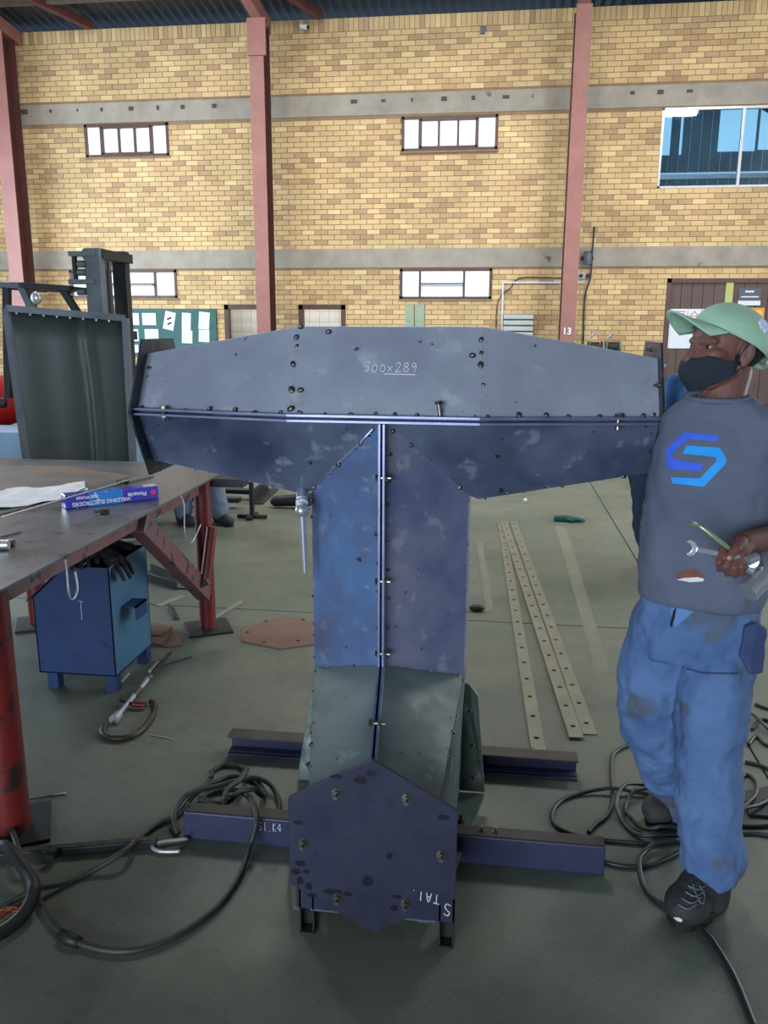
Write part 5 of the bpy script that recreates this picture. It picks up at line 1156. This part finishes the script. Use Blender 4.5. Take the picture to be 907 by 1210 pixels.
# right hand resting behind the hood end
hr = wrR+V((0, .05, .0)); mb.ell(hr, (.02, .045, .03))
for k in range(4): limb(mb, [hr+V((-.005, .03, .022-k*.017)), hr+V((-.01, .075-.004*k, .022-k*.017)), hr+V((-.012, .10-.005*k, .012-k*.017))], [.010, .009, .008])
limb(mb, [hr+V((0, -.01, .03)), hr+V((-.005, .04, .055))], [.012, .009])
remeshed(mb, 'body', M_SKIN, man, .0036, 3)
eyes(Hm, man, .98)
tl_ = MB(); 
MB().ell(onY(861.5, 659.5, 2.029), (.007, .003, .007)).build('thumb_nail', mat('nail', (170, 120, 116), None, .3), man, True)
MB().ell(Hm(-.034, 0, .004), (.082, .0795, .070), Hm.rot(), 20, 14).build('hair', M_HAIR, man, True)
# T-shirt
mb = MB()
ring_loft(mb, [(onY(827, 707, 2.37), .172, .125), (onY(829, 690, 2.37), .178, .130), (onY(830, 655, 2.37), .178, .132), (onY(836, 600, 2.38), .174, .13), (onY(844, 550, 2.39), .172, .13), (onY(850, 512, 2.40), .172, .122), (onY(852, 492, 2.40), .166, .105), (onY(849, 479, 2.39), .125, .09), (onY(848, 471, 2.375), .088, .078)], fyaw)
limb(mb, [shL+V((-.02, 0, -.02)), shL.lerp(elL, .62)], [.082, .074]); limb(mb, [shR+V((.03, -.03, -.02)), shR.lerp(elR, .8)], [.078, .07])
shirt = remeshed(mb, 'tshirt', M_SHIRT, man, .0075, 5); wrinkle(shirt, .13, .030, 2); wrinkle(shirt, .05, .006, 2)
MB().tube([onY(848, 472, 2.375)+tv*.080*math.cos(2*PI*k/28)+fv*(.074*math.sin(2*PI*k/28))+V((0, 0, .004-.004*math.sin(2*PI*k/28))) for k in range(29)], .009, 8, False).build('collar', M_SHIRT, man, True)
# print on the chest
bpy.context.view_layer.update()
def decal(name, pxs, m, target, y=2.05, off=.0025, cuts=6):
    pts = [onY(px, py, y) for px, py in pxs]; me = bpy.data.meshes.new(name); bm = bmesh.new(); vs = [bm.verts.new(p) for p in pts]; f = bm.faces.new(vs); f.normal_update()
    bmesh.ops.triangulate(bm, faces=[f]); bmesh.ops.subdivide_edges(bm, edges=bm.edges[:], cuts=cuts, use_grid_fill=True)
    dg = bpy.context.evaluated_depsgraph_get(); ev = target.evaluated_get(dg); mi = target.matrix_world.inverted(); o0 = wloc(target)
    for v in bm.verts:
        d = (v.co-CAM).normalized(); ok, loc, nr, _ = ev.ray_cast(mi @ v.co, d)
        if ok: v.co = (target.matrix_world @ loc)-d*off
    for v in bm.verts: v.co -= o0
    for f in bm.faces: f.smooth = True
    bm.to_mesh(me); bm.free(); me.materials.append(m); o = bpy.data.objects.new(name, me); COL.objects.link(o); o.parent = target; return o
z5 = lambda x, y: (730+x/5.124, 340+y/5.124)
decal('royal_blue_mark', [z5(395, 875), z5(600, 893), z5(608, 930), z5(420, 915), z5(325, 1005), z5(330, 1040), z5(520, 1068), z5(490, 1110), z5(300, 1095), z5(288, 985)], M_LOGO1, shirt)
q5 = lambda x, y: (730+x/5.124, 540+y/5.124)
decal('sky_blue_mark', [z5(415, 955), z5(615, 968), z5(655, 1035), q5(652, 40), q5(518, 180), q5(330, 160), q5(318, 122), q5(495, 130), q5(595, 25), z5(590, 1025), z5(388, 1005)], M_LOGO2, shirt)
decal('torn_patch', [(806, 676), (812, 672), (822, 674), (831, 681), (826, 684), (812, 683), (800, 684), (797, 678)], mat('torn_orange', (150, 88, 70), (100, 62, 58), .8, scale=60), shirt, cuts=3)
decal('torn_edge', [(808, 683), (824, 682), (832, 684), (830, 687), (815, 688), (799, 685)], M_PAPER, shirt, off=.003, cuts=3)
# jeans
mb = MB()
up2 = lambda p, d: p+V((0, 0, d))
ring_loft(mb, [(pel+V((0, 0, -.12)), .165, .125), (pel+V((0, 0, -.03)), .172, .13), (pel+V((0, 0, .09)), .160, .118)], fyaw*.6)
limb(mb, [hipL+V((.0, .01, .02)), hipL.lerp(knL, .5)+V((0, -.005, 0)), knL, knL.lerp(anL, .5), anL+V((-.005, 0, .13)), anL+V((0, 0, .085))], [.108, .108, .098, .090, .092, .093])
limb(mb, [hipR+V((-.01, .01, .02)), hipR.lerp(knR, .5)+V((-.03, 0, 0)), knR+V((-.01, 0, 0)), knR.lerp(anR, .55), anR+V((0, 0, .08)), anR+V((0, 0, .015))], [.108, .112, .105, .088, .076, .074])
jeans = remeshed(mb, 'jeans', M_JEANS, man, .0075, 4); wrinkle(jeans, .10, .034, 2); wrinkle(jeans, .045, .012, 2)
bpy.context.view_layer.update()
M_GREASE = mat('grease_mark', (84, 88, 108), (74, 84, 116), .9, scale=20)
decal('knee_seam', [(806, 788), (830, 794), (872, 795), (872, 797), (830, 796.5), (806, 790)], mat('denim_seam', (48, 68, 108), None, .9), jeans, cuts=4)
decal('fly_flap', [(791, 702), (797, 705), (818, 716), (820, 722), (806, 734), (797, 742), (793, 730)], mat('light_denim', (98, 138, 194), (84, 124, 184), .9, scale=12), jeans, off=.006, cuts=4)
decal('fly_gap', [(799, 716), (795, 722), (791, 738), (793, 742), (797, 730)], M_DARK, jeans, off=.0075, cuts=2)
a_, b__ = onY(884, 740, 2.30), onY(893, 742, 2.30); mb = MB()
pts = [onY(880, 741, 2.25), onY(894, 737, 2.25), onY(906, 744, 2.27), onY(904, 770, 2.27), onY(901, 796, 2.27), onY(886, 799, 2.25), onY(874, 778, 2.25)]
mb.prism(pts, (0, .02, 0)); rag = remeshed(mb, 'hanging_pocket', mat('dark_denim', (62, 78, 120), (50, 66, 104), .9, scale=10), man, .005, 4); wrinkle(rag, .05, .008)
fb_ = boot(man, anL+V((-.005, -.01, -.03)), onZ(799, 1096), onZ(854, 1056)+V((.0, .03, 0)), sc=1.28)
mb = MB(); mb.prism([onY(742, 540, 2.62), onY(775, 540, 2.62), onY(778, 600, 2.56), onY(772, 655, 2.52), onY(757, 662, 2.52), onY(749, 610, 2.56)], (0, .05, 0))
jk = remeshed(mb, 'hanging_jacket', M_NAVY, man, .008, 5); wrinkle(jk, .06, .02)
boot(man, anR+V((-.02, 0, .0)), onZ(770, 978)+V((.0, 0, 0)), onZ(802, 952)+V((.02, .03, 0)), sc=1.2)
bpy.context.view_layer.update()
def surf(target, px, py, off=.003):
    dg = bpy.context.evaluated_depsgraph_get(); ev = target.evaluated_get(dg); o0 = target.matrix_world.inverted() @ CAM; d = _ray(px, py).normalized()
    ok, loc, nr, _ = ev.ray_cast(o0, d); return (target.matrix_world @ loc)-d*off if ok else None
for row_ in (((812, 1046), (824, 1051), (836, 1044)), ((809, 1053), (821, 1059), (833, 1052)), ((805, 1061), (817, 1067), (829, 1060)), ((818, 1044), (822, 1056), (828, 1068)), ((801, 1068), (812, 1074), (823, 1068)), ((826, 1046), (832, 1058), (830, 1068))):
    q_ = [surf(fb_, *a_) for a_ in row_]
    if all(q_): MB().tube(spline(q_, 5), .0030, 6).build('lace', M_GREYM, fb_, True)
decal('white_scuff', [(795, 1084), (801, 1084), (806, 1087), (805, 1090), (799, 1088)], M_PAPER, fb_, cuts=2)
# mask
me_ = MB(); nu, nv = 20, 10; k = .98
for j in range(nv+1):
    v = j/nv
    for i in range(nu+1):
        th = math.radians(-84+168*i/nu); w_ = abs(th)/1.466
        ut = -.036-.004*math.cos(th)*0+.010*math.exp(-((abs(th)-.75)/.3)**2)-.004*w_; ub = -.128+.055*w_**1.6; u = ut+(ub-ut)*v
        Af = .109+.022*math.sin(PI*min(1, v*1.1))-.014*v; Bs = .083-.006*v
        if abs(th) < .3: Af += .006*(1-v)
        me_.v.append(Hm((Af*math.cos(th)**.9 if math.cos(th) > 0 else 0)*k-.002, Bs*math.sin(th)*k, u*k+.002*math.sin(v*14)*math.cos(th)))
for j in range(nv):
    for i in range(nu): a = j*(nu+1)+i; me_.f.append((a, a+1, a+nu+2, a+nu+1)); me_.m.append(0)
mk = me_.build('face_mask', M_MASK, man, True); m_ = mk.modifiers.new('t', 'SOLIDIFY'); m_.thickness = .0035; m_.offset = 0
for s_ in (-1, 1): MB().tube(spline([Hm(.012, s_*.078, -.04), Hm(.0, s_*.084, -.005), Hm(-.02, s_*.088, .010), Hm(-.03, s_*.086, -.02), Hm(-.01, s_*.082, -.05), Hm(.01, s_*.076, -.065)], 5), .0022, 6).build('ear_loop', M_MASK, mk, True)
# cap, tilted back
tb_ = .42; Hc = Frame(Hm(-.016, 0, .018), Hm.f*math.cos(tb_)+Hm.u*math.sin(tb_), Hm.u)
cr = (.114, .091, .090); mb = MB(); nu, nv = 30, 10
for j in range(nv+1):
    th = (PI/2+.12)*j/nv
    for i in range(nu): ph = 2*PI*i/nu; mb.v.append(Hc(cr[0]*math.sin(th)*math.cos(ph), cr[1]*math.sin(th)*math.sin(ph), cr[2]*math.cos(th)))
for j in range(nv):
    for i in range(nu): a = j*nu+i; b = j*nu+(i+1) % nu; mb.f.append((a, b, b+nu, a+nu)); mb.m.append(0)
cap_ = mb.build('cap', M_CAP, man, True); m_ = cap_.modifiers.new('t', 'SOLIDIFY'); m_.thickness = .003; m_.offset = 1; wrinkle(cap_, .05, .006)
mb = MB(); nu, nv = 20, 6
for j in range(nv+1):
    v = j/nv
    for i in range(nu+1):
        th = math.radians(-58+116*i/nu); ext = .092*v*math.cos(th*1.3)**.55 if abs(th) < 1.2 else 0; ext = ext if False else .092*v*max(0, math.cos(th*1.3))**.5 if True else 0
        y = cr[1]*math.sin(th)*(1-.10*v); x = cr[0]*math.cos(th)+ext
        mb.v.append(Hc(x, y, -.004-.012*v-(y/.09)**2*(.006+.034*v)))
for j in range(nv):
    for i in range(nu): a = j*(nu+1)+i; mb.f.append((a, a+1, a+nu+2, a+nu+1)); mb.m.append(0)
br = mb.build('brim', M_CAP, cap_, True); m_ = br.modifiers.new('t', 'SOLIDIFY'); m_.thickness = .004; m_.offset = 0
def on_cap(f, s_, u, lift=.0045):
    d = V((f, s_, u)); t = 1/math.sqrt((d.x/cr[0])**2+(d.y/cr[1])**2+(d.z/cr[2])**2); d = d*t*1.045; return Hc(d.x, d.y, d.z)
fc = MB(); 
for i in range(7):
    an = 2*PI*i/7; fc.ell(on_cap(-.02+.016*math.cos(an), -.09, .055+.016*math.sin(an)), (.0075, .0045, .0075), None, 8, 6)
fc.ell(on_cap(-.02, -.09, .055), (.009, .005, .009), None, 8, 6); fc.build('embroidered_flower', mat('white_thread', (196, 206, 232), None, .8), cap_, True)
mb = MB()
for i in range(6):
    x = .028-.010*i; mb.tube([on_cap(x, -.09, .026+.002*i), on_cap(x-.003, -.09, .038+.002*i), on_cap(x-.006, -.09, .028+.002*i)], .0014, 5)
o = mb.build('yellow_lettering', mat('yellow_thread', (196, 206, 120), None, .8), cap_); o['kind'] = 'stuff'
MB().tube(spline([Hc(-.10, -.055, -.016), Hc(-.13, 0, -.022), Hc(-.10, .055, -.016)], 5), .006, 8).build('back_strap', M_CAP, cap_, True)

# ---- tools held in the left hand
sp = thing('open_end_spanner', 'steel open-end spanner held in the man\'s left hand, jaw to the left', 'spanner', onY(840, 655, 2.05))
ys = 2.052
a = onY(822, 649, ys); b = onY(872, 659, ys+.01); MB().bar(a, b, .006, .0135, (0, 0, 1)).build('shank', M_STRIPB if False else M_CHROME, sp, bevel=.002)
pts = [z for z in ((811, 640.5), (816, 638.5), (821, 640.5), (824, 646), (823.5, 652), (820, 656.5), (814, 657.5), (810.5, 655), (815, 652.5), (817.5, 649.5), (817.2, 645.5), (815.3, 643))]
MB().prism([onY(px, py, ys) for px, py in pts], (0, .008, 0)).build('jaw', M_CHROME, sp, bevel=.0015)
br_ = thing('bent_bar', 'pale yellowish bent steel bar held above the spanner', 'bar', onY(845, 635, 2.06))
MB().tube(spline([onY(813, 620, 2.10), onY(822, 620, 2.075), onY(830, 624, 2.062), onY(850, 640, 2.056), onY(866, 652, 2.06), onY(880, 668, 2.08), onY(890, 676, 2.085)], 5), [.004]+[.0062]*30, 10).build('rod', mat('pale_brass_bar', (168, 178, 150), (140, 150, 130), .35, metal=.6, scale=20), br_, True)
rt_ = thing('ratchet', 'chrome ratchet head sticking out right of the fingers', 'ratchet', onY(890, 655, 2.06))
MB().cyl(onY(889, 664, 2.055), onY(890, 664, 2.085), .014, n=16).cyl(onY(893, 663, 2.05), onY(893, 663, 2.08), .002).build('head', M_CHROME, rt_, smooth='auto')
MB().cyl(onY(883, 663, 2.052), onY(894, 658, 2.062), .0125, n=18).build('head_cap', M_CHROME, rt_, smooth='auto'); MB().cyl(onY(886, 672, 2.07), onY(893, 675, 2.06), .013, n=12).build('drive', M_CHROME, rt_, smooth='auto')
bs = thing('impact_socket', 'large chrome socket hanging at the right edge below the hand', 'socket', onY(893, 688, 2.04))
MB().cyl(onY(884, 699, 2.03), onY(909, 678, 2.06), .0245, n=28).build('barrel', M_CHROME, bs, smooth='auto'); MB().cyl(onY(883, 700, 2.028), onY(886, 697.5, 2.032), .0265, n=28).build('rim', M_CHROME, bs, smooth='auto'); MB().cyl(onY(900, 674, 2.06), onY(893, 676, 2.062), .008, n=12).build('pin', M_STEELB, bs)

# ---- simple full figures farther back
def figure(label, base, face, lean, shirt_m, trouser_m, height=1.68, hat=None, knee=.0, cat='person'):
    k = height/1.72; base = V(base); f = V(face).normalized(); s_ = f.cross(V((0, 0, 1))); t = thing('person', label, cat, base)
    hip = base+V((0, 0, .92*k-knee*.5))-f*lean*.35; sh = hip+(f*lean+V((0, 0, 1))*math.sqrt(max(.02, .25-lean*lean)))*(k*.98 if True else 1)
    nkp = sh+(f*lean*.3+V((0, 0, .07)))*k; H = Frame(nkp+(f*(.03+lean*.25)+V((0, 0, .12-lean*.06)))*k, f+V((0, 0, -lean*.7)))
    mb = MB(); add_head(mb, H, k*.97); limb(mb, [nkp-V((0, 0, .05)), H(-.02, 0, -.06)], [.058, .052])
    limb(mb, [hip, hip.lerp(sh, .5), sh], [.12, .11, .12])
    sleeves = MB(); tr = MB()
    for q in (-1, 1):
        a = sh+s_*q*.17*k; e = a+(V((0, 0, -.26))+f*(.05+lean*.25)+s_*q*.03)*k; w_ = e+(V((0, 0, -.16))+f*(.16+lean*.1)-s_*q*.02)*k
        limb(mb, [a, e, w_], [.05, .04, .028]); hnd = w_+(f*.05+V((0, 0, -.04)))*k; mb.cap(w_, hnd, .026, .028)
        for n_ in range(4): mb.cap(hnd+s_*(n_-1.5)*.017, hnd+s_*(n_-1.5)*.018+f*.05+V((0, 0, -.035-.005*n_)), .009, .007)
        mb.cap(hnd-s_*q*.02, hnd-s_*q*.045+f*.03+V((0, 0, -.01)), .011, .008)
        limb(sleeves, [a-s_*q*.01, a.lerp(e, .9), e.lerp(w_, .7)], [.075, .06, .048])
        fo = base+s_*q*.12*k+f*(.10 if q < 0 else -.12); hp = hip+s_*q*.09*k-V((0, 0, .03)); kn = hp.lerp(fo+V((0, 0, .1)), .5)+f*(.03+knee)
        an = fo+V((0, 0, .10)); limb(mb, [hp, kn, an], [.08, .055, .038]); limb(tr, [hp+V((0, 0, .03)), hp.lerp(kn, .5), kn, an+V((0, 0, .01))], [.115, .105, .085, .078])
        boot(t, an+V((0, 0, .0)), fo+f*.17, fo-f*.09, M_BOOT, k)
    remeshed(mb, 'body', M_SKIN, t, .009, 3); eyes(H, t, k*.97)
    ring_loft(tr, [(hip+V((0, 0, -.08)), .155, .12), (hip+V((0, 0, .08)), .16, .12)], math.atan2(s_.y, s_.x))
    o = remeshed(tr, 'trousers', trouser_m, t, .011, 4); wrinkle(o, .09, .018)
    limb(sleeves, [hip+V((0, 0, .02)), hip.lerp(sh, .4), hip.lerp(sh, .8)], [.155, .145, .15]); sleeves.cap(sh-s_*.11-V((0, 0, .03)), sh+s_*.11-V((0, 0, .03)), .09, .09)
    o = remeshed(sleeves, 'shirt', shirt_m, t, .011, 4); wrinkle(o, .12, .02)
    hm = MB().ell(H(-.01, 0, .045), (.106*k, .086*k, .085*k), H.rot(), 20, 14).build('cap' if hat else 'hair', hat or M_HAIR, t, True)
    if hat:
        mb = MB(); p = [H((.085+.075*math.cos(a_))*k, .07*math.sin(a_)*k, .055*k) for a_ in [math.radians(-90+15*i) for i in range(13)]]; mb.prism(p, H.u*.005); mb.build('brim', hat, hm)
    return t
pb = onZ(772, 668); figure('person in blue overall and navy trousers standing mostly hidden behind the masked man', (pb.x+.20, pb.y, 0), (-.3, -.95, 0), .03, M_BLUSH, M_NAVY, 1.56, mat('teal_cap', (40, 96, 110), None, .8))
pc = onZ(232, 622); figure('person in grey trousers stooping far behind the hood, only the lower legs in view', (pc.x+.02, pc.y+.1, 0), (.8, -.6, 0), .40, M_SHIRT, M_TROUSER, 1.62)
